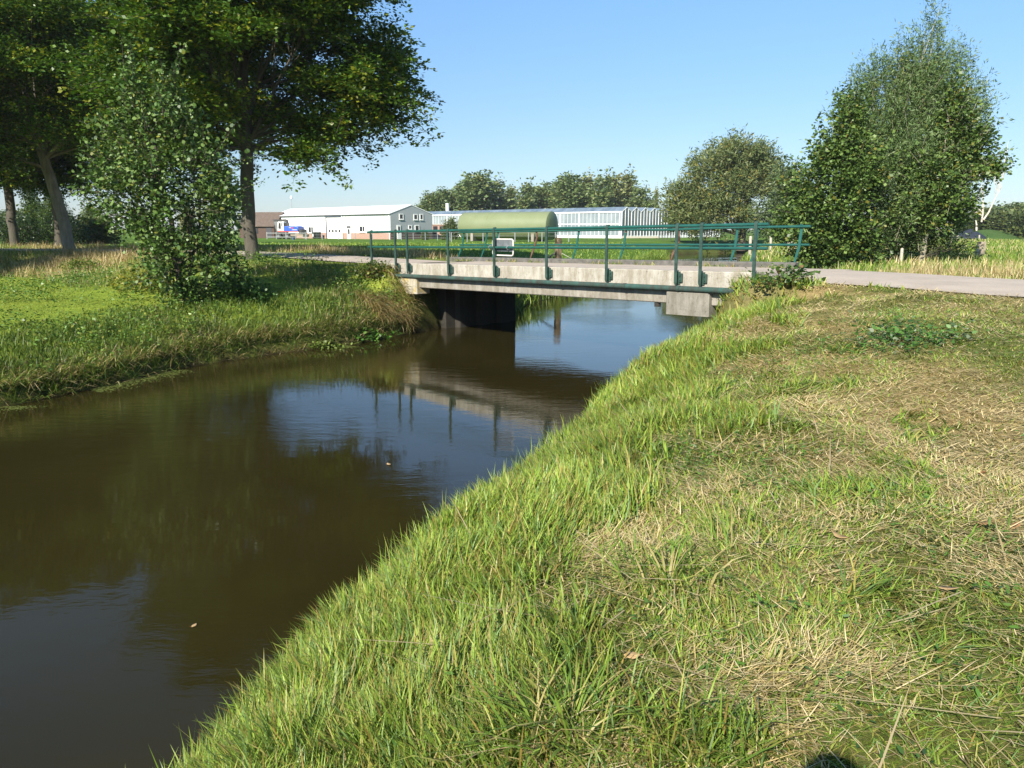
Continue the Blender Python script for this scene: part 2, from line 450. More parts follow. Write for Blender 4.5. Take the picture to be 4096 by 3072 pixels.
rough_beam(-1.2, 10.3, .10, .50, -.70, -.338, seed=3).build('girder', CG, br)
MB().box(-2.0, 11.0, .36, 4.62, -.33, -.10).build('deck', ASPH, br)
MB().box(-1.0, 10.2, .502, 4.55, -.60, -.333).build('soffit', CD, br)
far_kerb = simple('dark kerb', (.11, .105, .095), .8, 0, .4, 6)
rough_beam(-3.6, 9.6, 4.62, 4.92, -.60, .035, seed=4).build('edge_beam', far_kerb, br)['label'] = 'low dark kerb beam on the far side'
for (x0, x1, mt_, y0) in ((-1.02, .36, CL, -.02), (8.98, 10.02, CB, -.04)):
    MB().bbox(x0, x1, y0, .50, -.86 - (.06 if x0 > 5 else .02), -.40 - (.02 if x0 > 5 else .0), .035).build('bearing_block', mt_, br)
MB().tube([(-1.7, -.03, -.365), (2.5, -.03, -.372), (6.5, -.03, -.368), (10.6, -.03, -.372)], .058, 14).build('service_pipe', PIPEG, br, True)
for x_ in (1.85, 4.1, 6.0, 7.9, 9.3): MB().tube([(x_ - .03, -.03, -.369), (x_ + .03, -.03, -.369)], .067, 14).build('pipe_collar', PIPEG, br, True)
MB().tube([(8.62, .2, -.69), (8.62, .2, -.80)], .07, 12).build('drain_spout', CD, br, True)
# abutments: sheet piled walls
for side, x0 in ((1, .25), (-1, 9.72)):
    mb = MB(); y = 1.25; i = 0; prof = []
    while y < 4.3:
        dx = .16 if i % 2 else 0.0
        prof += [(x0 + side * (dx - .1), y), (x0 + side * (dx - .1), y + .36)]; y += .44; i += 1
    n_ = len(prof)
    poly = prof + [(x0 - side * .6, prof[-1][1]), (x0 - side * .6, prof[0][1])]
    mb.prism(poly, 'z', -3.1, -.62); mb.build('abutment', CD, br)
# railings
KN = [-.98, -.31, 0, 1, 2, 3, 4, 5, 5.316, 5.96]
def railing(label, s0, n0, near):
    rl = bpy.data.objects.new('railing', None); COL.objects.link(rl); rl.parent = br; rl['label'] = label
    R = random.Random(5 if near else 6)
    a0, a1 = s0 - 1.09 * SPAN, s0 + 6.09 * SPAN
    def wav(h, sag):
        pts = []
        for i in range(25):
            t = i / 24; s_ = a0 + (a1 - a0) * t
            k_ = (s_ - s0) / SPAN
            z_ = h + sag * math.exp(-((k_ - 3.8) / .55) ** 2)
            pts.append((s_, n0, z_))
        return pts
    MB().tube(wav(.915, 0 if near else -.03), .034, 12).build('top_rail', GREEN, rl, True)
    MB().tube(wav(.465, 0 if near else .0), .031, 12).build('mid_rail', GREEN, rl, True)
    for i, k in enumerate(KN):
        s_ = s0 + k * SPAN; end = i in (0, len(KN) - 1)
        zb = -.30 if near else .03
        w_, t_ = .034, .011
        mb = MB()
        if near:
            prof = [(n0 - .028, zb)] + [(n0 - .040, z_) for z_ in (zb + .06, .2, .5, .86)]
            top = [(n0 - .036, .925), (n0 - .018, .958), (n0 + .006, .968), (n0 + .03, .955)]
        else:
            bx = .10 if i == 6 else 0.0
            prof = [(n0 - .26, zb), (n0 - .155, .23), (n0 - .04, .44), (n0 - .03 + bx * .3, .56), (n0 + .0 - bx, .70), (n0 + .04, .88)]
            top = [(n0 + .036, .93), (n0 + .018, .958), (n0 - .01, .966)]
        pr = prof + top
        ss = [0] * len(pr)
        if not near and i == 6: ss = [-.03, -.03, .0, .05, .11, .02] + [0] * 3
        if not near and i == 3: ss = [0, 0, 0, .03, .06, .0] + [0] * 3
        L = len(pr); k0 = 0; vs = []
        for j, (n_, z_) in enumerate(pr):
            p0 = pr[max(j - 1, 0)]; p1 = pr[min(j + 1, L - 1)]
            tn, tzv = p1[0] - p0[0], p1[1] - p0[1]; l_ = math.hypot(tn, tzv) or 1
            on, oz = -tzv / l_ * t_, tn / l_ * t_
            ww = w_ * (.55 if j == 0 else 1)
            for (a_, b_) in ((-1, -1), (1, -1), (1, 1), (-1, 1)):
                vs.append((s_ + ss[j] + a_ * ww, n_ + b_ * on, z_ + b_ * oz))
        fs = [(3, 2, 1, 0), tuple(4 * (L - 1) + q for q in range(4))]
        for j in range(L - 1):
            for q in range(4): fs.append((4 * j + q, 4 * j + (q + 1) % 4, 4 * j + 4 + (q + 1) % 4, 4 * j + 4 + q))
        mb.add(vs, fs)
        bent = (not near) and i in (3, 6)
        # web of the T section
        mb.add([(s_ + ss[j] + e * .006, n_ + (.02 if near else -.0) + f_ * (.03), z_) for j, (n_, z_) in list(enumerate(pr))[1:len(prof)] for (e, f_) in ((-1, 0), (1, 0), (1, 1), (-1, 1))],
               [(4 * j + q, 4 * j + (q + 1) % 4, 4 * j + 4 + (q + 1) % 4, 4 * j + 4 + q) for j in range(len(prof) - 2) for q in range(4)])
        po = mb.build('post', POSTG if near else (RUST if bent else GREEN), rl)
        if bent: po['label'] = 'bent rusty railing post'
        if near and not end:
            pl = MB().bbox(s_ + .035, s_ + .125, n0 + .012, n0 + .052, -.235, -.055, .008)
            pl.tube([(s_ + .08, n0 + .014, -.10), (s_ + .08, n0 - .012, -.10)], .014, 6)
            pl.tube([(s_ + .08, n0 + .014, -.19), (s_ + .08, n0 - .012, -.19)], .014, 6)
            pl.box(s_ - .03, s_ + .06, n0 + .03, n0 + .058, -.28, -.02)
            pl.build('bracket', POSTG, rl)
    return rl
railing('near railing with ten upright posts', 0, 0, True)
railing('far railing with outward cranked posts', -1.49, 5.03, False)

# sign board hung on the near railing, seen from behind
sg = empty('sign', bw(2.02 * SPAN, 0, BZ + .40 + 2 * SPAN * BSLOPE), math.atan2(BD[1], BD[0]), 'small grey board in a white tube frame clamped to the bridge railing, seen from behind', 'sign')
WHITE = simple('white painted tube', (.62, .58, .54), .45, 0, .12, 8)
GREYP = simple('grey board back', (.13, .145, .155), .5, 0, .3, 7)
def rrect(x0, x1, z0, z1, r, y):
    pts = []
    for cx, cz, a0 in ((x1 - r, z1 - r, 0), (x0 + r, z1 - r, 90), (x0 + r, z0 + r, 180), (x1 - r, z0 + r, 270)):
        for j in range(6):
            a_ = math.radians(a0 + j * 18); pts.append((cx + r * math.cos(a_), y, cz + r * math.sin(a_)))
    return pts
rr = rrect(-.20, .55, -.135, .275, .06, .075); MB().tube(rr + rr[:2], .019, 8).build('frame', WHITE, sg, True)
MB().bbox(-.165, .515, .065, .082, -.03, .262, .006).build('panel', GREYP, sg)
for x_ in (-.24, .42):
    MB().tube([(x_, .0, .065 - .04), (x_, -.05, .065), (x_, 0, .065 + .045), (x_, .06, .065 + .05), (x_, .06, .065 - .05), (x_, 0, .065 - .045)], .012, 6).build('clamp', simple('zinc', (.5, .5, .5), .35, .7), sg, True)
# ------------------------------------------------------------------ trees
LEAFM = leaf_mat('broad leaves', .42, .35, .28)
GLOSSM = leaf_mat('glossy leaves', .46, .45, .22)
WILLM = leaf_mat('willow leaves', .5, .35, .30)
def bark(name, a, b_, sc=6, streak=(1, 1, .25)):
    m, nt, b, o = new_mat(name)
    co_ = nt.nodes.new('ShaderNodeTexCoord').outputs['Object']
    c = ramp(nt, noise(nt, sc, 8, .7, co_, streak), [(.3, a), (.7, b_)])
    c = mixc(nt, c, (.09, .10, .05), ramp(nt, noise(nt, 1.3, 5, .7, co_), [(.5, (0, 0, 0)), (.68, (.6, .6, .6))]))
    nt.links.new(c, b.inputs['Base Color']); b.inputs['Roughness'].default_value = .9
    bump(nt, b, noise(nt, sc * 2.5, 8, .7, co_, streak), .7, .03)
    return m
BEECHB = bark('shade-toned beech bark', (.05, .044, .034), (.10, .088, .070))  # bark darkened: the crown's shade is painted into the tone
BEECHP = bark('sun-toned beech bark', (.12, .108, .088), (.27, .245, .20))  # lighter copy: sunlight on the leaning trunk painted into the tone
DARKB = bark('dark bark', (.045, .036, .027), (.10, .082, .062), 8)
PALEB = bark('pale bark', (.24, .21, .15), (.42, .38, .29), 9)
DEADB = bark('bleached dead wood', (.42, .37, .30), (.62, .56, .48), 5)

def leaf_arrays(C, n_per, spread, L, Wd, up, R, cols, colw, droop=0.0, shoots=None, fold=.0, flat=.6, six=False):
    """C (k,3) cluster centres; leaves scattered round each one. returns V, F, col"""
    k = len(C); N = k * n_per
    ci = np.repeat(np.arange(k), n_per)
    if shoots is None:
        off = np.clip(R.normal(size=(N, 3)), -1.7, 1.7) * np.array(spread)
        # tilt every spray a little its own way
        tx = R.normal(size=k)[ci] * .35; ty = R.normal(size=k)[ci] * .35
        off[:, 2] += off[:, 0] * tx + off[:, 1] * ty - droop * (off[:, 0] ** 2 + off[:, 1] ** 2)
        P = C[ci] + off
        dirv = off.copy(); dirv[:, 2] *= .4
    else:
        D, ln = shoots
        t = R.random(N)
        P = C[ci] + D[ci] * (t * ln[ci])[:, None] + R.normal(size=(N, 3)) * np.array(spread)
        dirv = D[ci] * .9 + R.normal(size=(N, 3)) * .6
    dirv += R.normal(size=(N, 3)) * .35 * np.linalg.norm(dirv, axis=1).mean()
    dirv /= np.linalg.norm(dirv, axis=1)[:, None] + 1e-9
    nrm = R.normal(size=(N, 3)) * flat; nrm[:, 2] += up
    nrm -= dirv * (nrm * dirv).sum(1)[:, None]
    nrm /= np.linalg.norm(nrm, axis=1)[:, None] + 1e-9
    sd = np.cross(dirv, nrm)
    s = (R.random(N) * .85 + .45)[:, None]
    a = dirv * L * s; w = sd * Wd * s * .5
    if six:
        V = np.stack([P, P + a * .3 + w, P + a * .72 + w * .85, P + a, P + a * .72 - w * .85, P + a * .3 - w], 1)
        V[:, 1] += nrm * (Wd * .12); V[:, 5] += nrm * (Wd * .12)
        m_ = 6
    else:
        V = np.stack([P, P + a * .5 + w, P + a, P + a * .5 - w], 1); m_ = 4
    Fc = np.arange(N * m_).reshape(N, m_)
    cols = np.array(cols); pi = R.choice(len(cols), size=k, p=colw)[ci]
    alt = R.choice(len(cols), size=N, p=colw)
    pick = np.where(R.random(N) < .45, alt, pi)
    c = cols[pick] * (R.random(N) * .5 + .75)[:, None]
    return V.reshape(-1, 3), Fc, np.repeat(c, m_, 0)

def lobes_points(lobes, R, shell=2.4, gap=.0, seed=0):
    out = []; own = []
    for i, (c, r, n) in enumerate(lobes):
        d = R.normal(size=(n, 3)); d /= np.linalg.norm(d, axis=1)[:, None]
        rad = R.random(n) ** (1 / shell)
        lump = .82 + .36 * (vn(d[:, 0] * 1.7 + d[:, 2], d[:, 1] * 1.7 - d[:, 2] * .6, 1.3, seed + i))
        out.append(np.array(c) + d * np.array(r) * (rad * lump)[:, None]); own += [i] * n
    return np.concatenate(out), np.array(own)

def grow(name, base, label, cat, trunk, lobes, leaf, barkm, leafm, seed, group=None, twigs=.35, attach=(.35, .95), crown_name='crown', rz=0, extra_limbs=(), sprig=None):
    """trunk: [(x,y,z,r)...] relative; lobes: [(centre, radii, clusters)]"""
    R = np.random.default_rng(seed)
    root = empty(name, base, rz, label, cat, group)
    tp = [Vector(t[:3]) for t in trunk]; tr = [t[3] for t in trunk]
    mb = MB()
    # finer trunk with wobble and root flare
    pts = []; rs = []
    for i in range(len(tp) - 1):
        for q in range(4):
            t = q / 4; p = tp[i].lerp(tp[i + 1], t)
            pts.append(p + Vector((R.normal() * .02, R.normal() * .02, 0))); rs.append(tr[i] + (tr[i + 1] - tr[i]) * t)
    pts.append(tp[-1]); rs.append(tr[-1])
    rs[0] *= 1.35; pts[0].z -= .35
    mb.tube(pts, rs, 12)
    C_, own = lobes_points(lobes, R, seed=seed)
    for li, (c, r, n) in enumerate(lobes):
        c = Vector(c); t0 = attach[0] + (attach[1] - attach[0]) * R.random()
        # limbs leave the trunk below the lobe
        cand = [i for i, p in enumerate(pts) if p.z < c.z - .15 * Vector((c.x - p.x, c.y - p.y)).length] or [len(pts) // 2]
        lo = max(int(len(pts) * attach[0]), 0); cand = [i for i in cand if i >= lo] or [min(len(pts) - 1, lo)]
        i0 = cand[int(R.random() * len(cand) * .999)] if len(cand) > 1 else cand[0]
        a = pts[i0]; ra = max(rs[i0] * .34, .012)
        mid = a.lerp(c, .5) + Vector((R.normal() * .15, R.normal() * .15, (c - a).length * .06))
        path = []
        for q in range(9):
            t = q / 8; path.append((a * (1 - t) + mid * t) * (1 - t) + (mid * (1 - t) + c * t) * t)
        rr = [ra * (1 - .8 * q / 8) for q in range(9)]
        mb.tube(path, rr, 7, False)
        ids = np.where(own == li)[0]
        for j in ids[R.random(len(ids)) < twigs]:
            e = Vector(C_[j]); b0 = path[int(3 + R.random() * 5.9)]
            m2 = b0.lerp(e, .5) + Vector((0, 0, (e - b0).length * .08))
            mb.tube([b0, m2, e], [ra * .22 + .004, ra * .13 + .003, .003], 4, False)
    for path, rr in extra_limbs: mb.tube(path, rr, 7, False)
    SP = []
    if sprig:                       # single shoots standing out of the crown, each with its own twig
        cnt, ln_, upb, per, hz_ = sprig
        lc = np.array([c for c, r, n in lobes]); ctr = lc.mean(0)
        out_ = np.linalg.norm((C_ - lc[own]) / np.array([r for c, r, n in lobes])[own], axis=1) + .25 * np.linalg.norm((C_ - ctr) / (np.abs(lc - ctr).max(0) + .5), axis=1)
        cand_ = np.argsort(-out_)[:max(cnt * 3, 10)]
        for j in R.choice(cand_, min(cnt, len(cand_)), replace=False):
            dv = (C_[j] - lc[own[j]]) * .8 + (C_[j] - ctr) * .35; dv /= np.linalg.norm(dv) + 1e-6; dv = dv * hz_ + np.array([0, 0, upb]) + R.normal(size=3) * .25; dv /= np.linalg.norm(dv)
            l_ = ln_ * (.5 + R.random()); st0 = C_[j] - dv * l_ * .3; pts_ = []
            for q in range(per):
                t = (q + .5) / per; pts_.append(st0 + dv * l_ * t + np.array([0, 0, -.18 * l_ * t * t if upb < .3 else .05 * t]))
            SP += pts_; mb.tube([Vector(st0), Vector(pts_[per // 2]), Vector(pts_[-1])], [.008 + .004 * ln_, .006 + .002 * ln_, .003], 4, False)
    mb.build('trunk', barkm, root, True)
    kw = dict(leaf)
    n_per = kw.pop('n'); L = kw.pop('L'); Wd = kw.pop('W'); spread = kw.pop('spread'); cols = kw.pop('cols'); colw = kw.pop('w')
    sh = kw.pop('shoot', None); up = kw.pop('up', 1.0)
    shoots = None
    if sh:
        cen = C_.mean(0); D = (C_ - cen) * np.array([1, 1, .4]) / (np.abs(C_ - cen).max() + 1e-6) * sh[2] + R.normal(size=C_.shape) * .18; D[:, 2] += sh[1]
        D[:, 0] += sh[3] if len(sh) > 3 else 0
        D /= np.linalg.norm(D, axis=1)[:, None]
        shoots = (D, sh[0] * (.6 + .8 * R.random(len(C_))))
    V, Fc, c = leaf_arrays(C_, n_per, spread, L, Wd, up, R, cols, colw, shoots=shoots, **kw)
    if SP:
        kw2 = dict(kw); kw2.pop('droop', None)
        sp2 = tuple(q * .42 for q in spread) if not sh else tuple(q * 1.0 for q in spread)
        V2, F2, c2 = leaf_arrays(np.array(SP), max(3, int(n_per * (.42 if not sh else .45))), sp2, L, Wd, up, R, cols, colw, **kw2)
        Fc = np.concatenate([Fc, F2 + len(V)]); V = np.concatenate([V, V2]); c = np.concatenate([c, c2])
    mesh_np(crown_name, V, [Fc], leafm, root, c)
    return root

BEECH = dict(n=74, L=.155, W=.098, spread=(.36, .36, .085), cols=[(.052, .118, .012), (.095, .168, .015), (.185, .20, .016), (.024, .060, .009)], w=[.38, .32, .16, .14], droop=.22, flat=.5)
def beech_lobes(R, rx, ry, z0, z1, n, per):
    L = []
    for i in range(n):
        a = 2 * math.pi * (i * .618 + R.random() * .15); h = (i + .5) / n
        z = z0 + (z1 - z0) * h
        k = math.sqrt(max(0, 1 - ((h - .36) / .68) ** 2)) if h > .36 else .80 + .2 * h / .36
        q = .62 + .2 * R.random()
        L.append(((math.cos(a) * rx * k * q, math.sin(a) * ry * k * q, z), (rx * .42, ry * .42, (z1 - z0) * .105), per))
    L.append(((0, 0, z0 + (z1 - z0) * .62), (rx * .5, ry * .5, (z1 - z0) * .3), per * 2))
    return L
Rb = random.Random(4)
bx = xs(1009, 29.0, 1015); bz = tz(bx, 29.0)
lob = beech_lobes(Rb, 5.5, 5.2, 4.8, 11.2, 17, 84)
lob += [((4.5, 0, 5.5), (1.4, 1.4, .7), 62), ((2.3, -1.0, 3.75), (1.0, 1.0, .26), 30), ((4.6, .6, 7.0), (1.3, 1.4, .8), 62), ((3.2, -1.5, 8.3), (1.5, 1.6, 1.0), 70), ((2.6, 1.0, 4.6), (1.4, 1.2, .40), 44), ((-2.2, -1.5, 3.9), (1.6, 1.6, .7), 60)]
beech = grow('beech_tree', (bx, 29.0, bz), 'tall beech with a straight dark trunk and wide crown, nearest the white warehouse', 'tree',
             [(0, 0, 0, .25), (-.04, 0, 1.6, .235), (.0, .0, 3.2, .23), (.05, 0, 4.6, .21), (.1, .1, 7, .15), (.1, .2, 9, .09), (0, .2, 10.6, .03)],
             lob, BEECH, BEECHB, LEAFM, 3, 'beeches along the road', twigs=.16, attach=(.42, .95), sprig=(230, 1.7, -.03, 7, 1.0))
# second beech leans to the left, on the near edge of the road
def place_beech(px, py, d, rz, sc_, label, lean=None):
    x = xs(px, d, py); z = tz(x, d)
    return dup(beech, (x, d, z), rz, sc_, label, 'beeches along the road')
b2x = xs(285, 36.3, 1002)
lob2 = beech_lobes(random.Random(9), 6.6, 6.2, 5.0, 11.6, 16, 92)
lob2 = [((c[0] - 1.4, c[1], c[2]), r, n) for c, r, n in lob2] + [((-2.5, -2.5, 4.4), (2.2, 1.6, .8), 70), ((2.4, -2.6, 5.6), (2.2, 1.6, 1.0), 80), ((4.4, -2.0, 7.2), (2.2, 1.8, 1.2), 80)]
beech2 = grow('beech_tree', (b2x, 36.3, tz(b2x, 36.3)), 'beech with a pale trunk leaning to the left, standing on the edge of the road', 'tree',
              [(0, 0, 0, .27), (-.18, 0, 1.2, .25), (-.42, 0, 2.6, .235), (-.75, .0, 4.2, .21), (-1.25, .1, 6.5, .16), (-1.5, .2, 9, .09), (-1.6, .2, 10.8, .03)],
              lob2, BEECH, BEECHP, LEAFM, 8, 'beeches along the road', twigs=.16, attach=(.45, .95), sprig=(200, 1.7, -.03, 7, 1.0))
place_beech(58, 965, 50, 2.2, 1.12, 'beech with a dark shaded trunk farthest left in the photo')
place_beech(238, 965, 48.5, 4.0, 1.10, 'beech with a dark trunk half hidden just behind the leaning pale one')
place_beech(640, 965, 44.5, 5.2, 1.12, 'dark beech far along the road, its trunk hidden behind the waterside alder')
b5x = -19.5
dup(beech2, (b5x - 6.5, 30.5, tz(b5x - 6.5, 30.5)), 1.1, .98, 'beech at the left picture edge, only its low leafy boughs in view', 'beeches along the road')

# waterside alder in front of the lawn
ALDER = dict(n=16, L=.098, W=.080, spread=(.15, .15, .12), cols=[(.080, .155, .028), (.140, .215, .055), (.036, .078, .018), (.18, .19, .03)], w=[.40, .30, .24, .06], flat=.75, six=True)
AY = 19.9; ax = xs(715, AY, 1240); az = tz(ax, AY)
al = [((-.65, 0, 5.1), (.55, .6, .75), 40), ((.05, -.1, 4.5), (.85, .8, .7), 62), ((-1.0, .1, 4.1), (.85, .8, .7), 60), ((.8, 0, 3.5), (.8, .8, .75), 58), ((-1.35, -.1, 3.0), (.75, .8, .55), 46),
      ((-.2, -.4, 3.1), (1.05, .9, .7), 76), ((.65, -.3, 2.4), (1.0, .8, .6), 64), ((-.85, -.2, 2.0), (.95, .8, .5), 58), ((1.05, .1, 1.6), (.65, .7, .45), 42), ((-.1, -.4, 1.4), (.95, .8, .5), 62),
      ((.95, -.1, .95), (.55, .5, .25), 28), ((-.15, -.2, .75), (.6, .5, .35), 26), ((.25, -.3, .3), (.4, .35, .25), 14), ((1.45, 0, .8), (.35, .4, .14), 12), ((1.5, 0, 2.7), (.45, .5, .25), 16), ((-1.75, 0, 2.35), (.35, .4, .25), 12), ((-1.55, 0, 3.6), (.3, .3, .3), 10), ((.2, 0, 5.3), (.3, .3, .4), 12)]
alder = grow('alder_tree', (ax, AY, az), 'bushy round-leaved alder on the left river bank in front of the mown lawn', 'tree',
             [(.15, 0, 0, .09), (.08, 0, .8, .08), (-.05, 0, 2.0, .065), (-.25, 0, 3.6, .045), (-.5, 0, 5.2, .015)], al, ALDER, DARKB, GLOSSM, 21, twigs=.5, attach=(.05, .9), sprig=(150, .95, .30, 7, .9),
             extra_limbs=[([(.1, 0, -.2), (.45, -.1, .8), (.8, -.1, 1.9), (.9, 0, 3.2)], [.05, .04, .03, .012]), ([(.2, 0, -.2), (-.3, -.1, .7), (-.9, 0, 1.9), (-1.1, 0, 3.0)], [.045, .035, .025, .01])])
alder.scale = (.92, .92, 1.0)

# group on the right beyond the road
ALD2 = dict(n=18, L=.135, W=.105, spread=(.19, .19, .16), cols=[(.085, .150, .030), (.135, .205, .045), (.042, .080, .018), (.19, .18, .03)], w=[.45, .27, .22, .06], flat=.8)
WIL = dict(n=46, L=.16, W=.036, spread=(.10, .10, .10), cols=[(.120, .190, .062), (.078, .135, .038), (.175, .245, .105), (.19, .21, .05)], w=[.4, .3, .25, .05], shoot=(1.15, .75, .75, .12), flat=.9, up=.6)
def spot(px, d, py=980):
    x = xs(px, d, py); return (x, d, tz(x, d))
pA = spot(3330, 29.5)
alA = grow('alder_tree', pA, 'dark green alder with a pointed top at the left of the clump beyond the road', 'tree',
           [(0, 0, 0, .11), (.1, 0, 2, .09), (.15, 0, 4, .06), (.2, 0, 6.1, .015)],
           [((.25, 0, 5.6), (.42, .42, .8), 48), ((.05, 0, 4.7), (.75, .75, .7), 80), ((-.35, 0, 4.1), (.85, .85, .6), 80), ((.4, 0, 3.9), (.95, .9, .8), 95), ((-.8, -.1, 3.2), (.85, .85, .7), 90), ((.3, -.3, 3.0), (1.1, 1.0, .8), 120),
            ((-1.0, -.2, 2.2), (.9, .9, .7), 90), ((.1, -.4, 2.0), (1.1, 1.0, .8), 120), ((-.9, -.2, 1.2), (1.0, .9, .6), 90), ((.4, -.4, 1.1), (1.1, .9, .6), 100), ((-.6, -.3, .5), (1.0, .8, .4), 60)],
           ALD2, DARKB, GLOSSM, 31, twigs=.3, attach=(.08, .9), sprig=(110, .95, .55, 7, .8))
pW = spot(3580, 31.0)
will = grow('willow_tree', pW, 'tall wispy grey-green willow with a feathery top behind the alders', 'tree',
            [(0, 0, 0, .15), (.1, 0, 2.2, .12), (.15, 0, 4.5, .09), (.25, 0, 6.5, .05), (.35, 0, 8.2, .012)],
            [((.42, 0, 7.4), (.45, .45, .9), 26), ((.3, 0, 6.3), (.95, .8, .9), 66), ((-.15, 0, 6.0), (.7, .7, .8), 80), ((.75, 0, 6.1), (.65, .6, .9), 75), ((-1.55, 0, 6.1), (.4, .4, .8), 42), ((-1.35, 0, 5.0), (.8, .7, .9), 90), ((-.2, 0, 4.8), (1.1, 1.0, .9), 130), ((1.2, 0, 5.0), (.9, .8, .9), 90),
             ((2.4, .2, 5.2), (.5, .5, .9), 40), ((2.0, .1, 4.2), (.6, .6, .9), 50), ((-2.1, 0, 5.0), (.45, .5, .9), 34), ((1.6, 0, 6.4), (.45, .5, .8), 34), ((.5, 0, 8.5), (.25, .25, .5), 8), ((1.1, 0, 7.0), (.35, .35, .6), 14), ((-.4, 0, 7.2), (.3, .3, .6), 12), ((-.9, 0, 6.6), (.35, .35, .7), 30), ((-1.7, 0, 3.9), (.8, .8, .8), 80), ((0, -.4, 3.6), (1.3, 1.1, .9), 150), ((1.5, 0, 3.9), (1.0, .9, .9), 90), ((-1.0, -.5, 2.6), (1.2, 1.0, .8), 110), ((.7, -.5, 2.4), (1.2, 1.0, .9), 120), ((-.4, -.6, 1.3), (1.4, .9, .7), 100), ((-1.3, -.4, 3.2), (.9, .8, 1.0), 110), ((.9, -.5, 1.5), (1.2, .9, .8), 120), ((1.4, -.3, 2.9), (.9, .8, .9), 100)],
            WIL, PALEB, WILLM, 33, twigs=.5, attach=(.10, .97), sprig=(230, 1.5, 1.1, 8, .6))
pB = spot(3735, 30.0)
alB = grow('alder_tree', pB, 'broad alder reaching over the meadow at the right end of the clump beyond the road', 'tree',
           [(-.45, 0, 0, .10), (-.3, 0, 1.2, .085), (0, 0, 3, .06), (.05, 0, 5.9, .012)],
           [((.25, 0, 5.9), (.40, .42, .65), 32), ((.3, 0, 5.1), (.70, .7, .65), 54), ((.5, 0, 4.3), (.95, .9, .65), 74), ((1.25, 0, 4.4), (.6, .6, .5), 36), ((1.0, -.2, 3.5), (.95, .9, .5), 70), ((1.95, .1, 3.55), (.5, .5, .16), 20), ((-.5, -.3, 3.3), (1.0, .9, .8), 80),
            ((.2, -.4, 2.4), (1.1, 1.0, .6), 84), ((-.9, -.1, 1.9), (1.0, .9, .6), 66), ((.1, .2, 1.7), (.8, .8, .4), 40)],
           ALD2, PALEB, GLOSSM, 35, twigs=.3, attach=(.12, .9), sprig=(110, 1.0, .45, 7, .9))
SHR = dict(n=26, L=.11, W=.07, spread=(.24, .24, .2), cols=[(.03, .06, .014), (.05, .085, .018), (.018, .036, .010)], w=[.45, .3, .25], flat=.9)
p_ = spot(3530, 29.6)
dsh = grow('shrub', p_, 'dense dark undergrowth shrub at the foot of the willow', 'shrub', [(0, 0, 0, .04), (0, 0, .8, .03), (0, 0, 1.6, .01)],
     [((-1.0, 0, .8), (1.2, .9, .8), 110), ((.5, .8, .9), (1.2, .9, .8), 110), ((1.9, 1.0, .8), (1.1, .9, .8), 90), ((-2.0, -.2, .6), (.8, .7, .5), 60), ((2.9, .2, .5), (.7, .6, .45), 40)], SHR, DARKB, LEAFM, 41, twigs=.4, attach=(0, .9))

# round willow by the far bend of the river
WIL2 = dict(n=26, L=.52, W=.15, spread=(.28, .28, .28), cols=[(.145, .185, .062), (.095, .135, .045), (.20, .225, .09), (.27, .23, .05)], w=[.42, .33, .18, .07], shoot=(1.7, .45, .8, .1), flat=.9, up=.6)
pw = spot(2890, 103, 960)
grow('willow_tree', pw, 'round olive-green willow by the far bend of the river, taller than the shrubs beside it', 'tree',
     [(2.5, 0, 0, .5), (2.6, 0, 3, .42), (2.8, 0, 6, .3), (2.6, 0, 9, .2), (2.2, 0, 12, .05)],
     [((.8, 0, 11.2), (3.0, 3, 1.7), 150), ((-1.7, 0, 9.6), (2.5, 2.5, 2.0), 120), ((3.4, 0, 10.6), (2.2, 2.4, 2.0), 100), ((4.9, 0, 8.6), (1.9, 2.4, 2.4), 85), ((1.2, -1, 7.8), (3.4, 3, 2.4), 190), ((-3.6, -.5, 6.2), (2.3, 2.3, 2.0), 120), ((-5.6, 0, 5.6), (1.7, 2, 2.2), 75),
      ((-4.8, -.5, 3.6), (1.9, 2, 1.5), 85), ((-1.2, -1.2, 4.8), (3.0, 2.4, 2.0), 150), ((1.6, -1.2, 3.6), (2.2, 2, 1.5), 85), ((-2.8, -1.2, 2.6), (2.4, 2, 1.3), 90), ((6.2, 1.0, 7.8), (1.3, 1.5, 1.8), 34)],
     WIL2, DARKB, WILLM, 51, twigs=.35, attach=(.1, .95), sprig=(130, 2.6, .6, 6, .9))
SHR2 = dict(n=24, L=.44, W=.17, spread=(.42, .42, .38), cols=[(.115, .165, .065), (.15, .19, .085), (.07, .11, .042)], w=[.45, .3, .25], flat=.9)
p_ = spot(3120, 82, 955)
grow('willow_shrub', p_, 'pale grey-green shrub between the river willow and the alder clump', 'shrub', [(0, 0, 0, .15), (0, 0, 2, .1), (.3, 0, 5.5, .03)],
     [((.6, 0, 6.6), (1.3, 1.3, 1.8), 55), ((1.3, 0, 5.0), (1.6, 1.5, 1.5), 65), ((-.4, 0, 3.6), (1.8, 1.5, 1.5), 80), ((1.4, 0, 2.8), (1.8, 1.5, 1.4), 80), ((-1.2, 0, 1.8), (1.6, 1.4, 1.1), 60), ((.8, -.4, 1.3), (2.0, 1.4, 1.0), 70)], SHR2, DARKB, LEAFM, 53, twigs=.3, attach=(0, .9))
p_ = spot(3185, 62, 960)
grow('shrub', p_, 'low bright green shrub at the left foot of the alder clump', 'shrub', [(0, 0, 0, .1), (0, 0, 1, .06), (0, 0, 2.6, .02)],
     [((0, 0, 2.6), (1.3, 1.2, 1.0), 60), ((.9, 0, 1.6), (1.3, 1.2, 1.0), 60), ((-1.0, 0, 1.2), (1.2, 1.1, .9), 55), ((.2, -.3, .7), (1.5, 1.1, .6), 55)], dict(SHR2, L=.3, W=.15, spread=(.3, .3, .28), cols=[(.055, .10, .018), (.08, .125, .022), (.03, .055, .012)]), DARKB, LEAFM, 55, twigs=.3, attach=(0, .9))

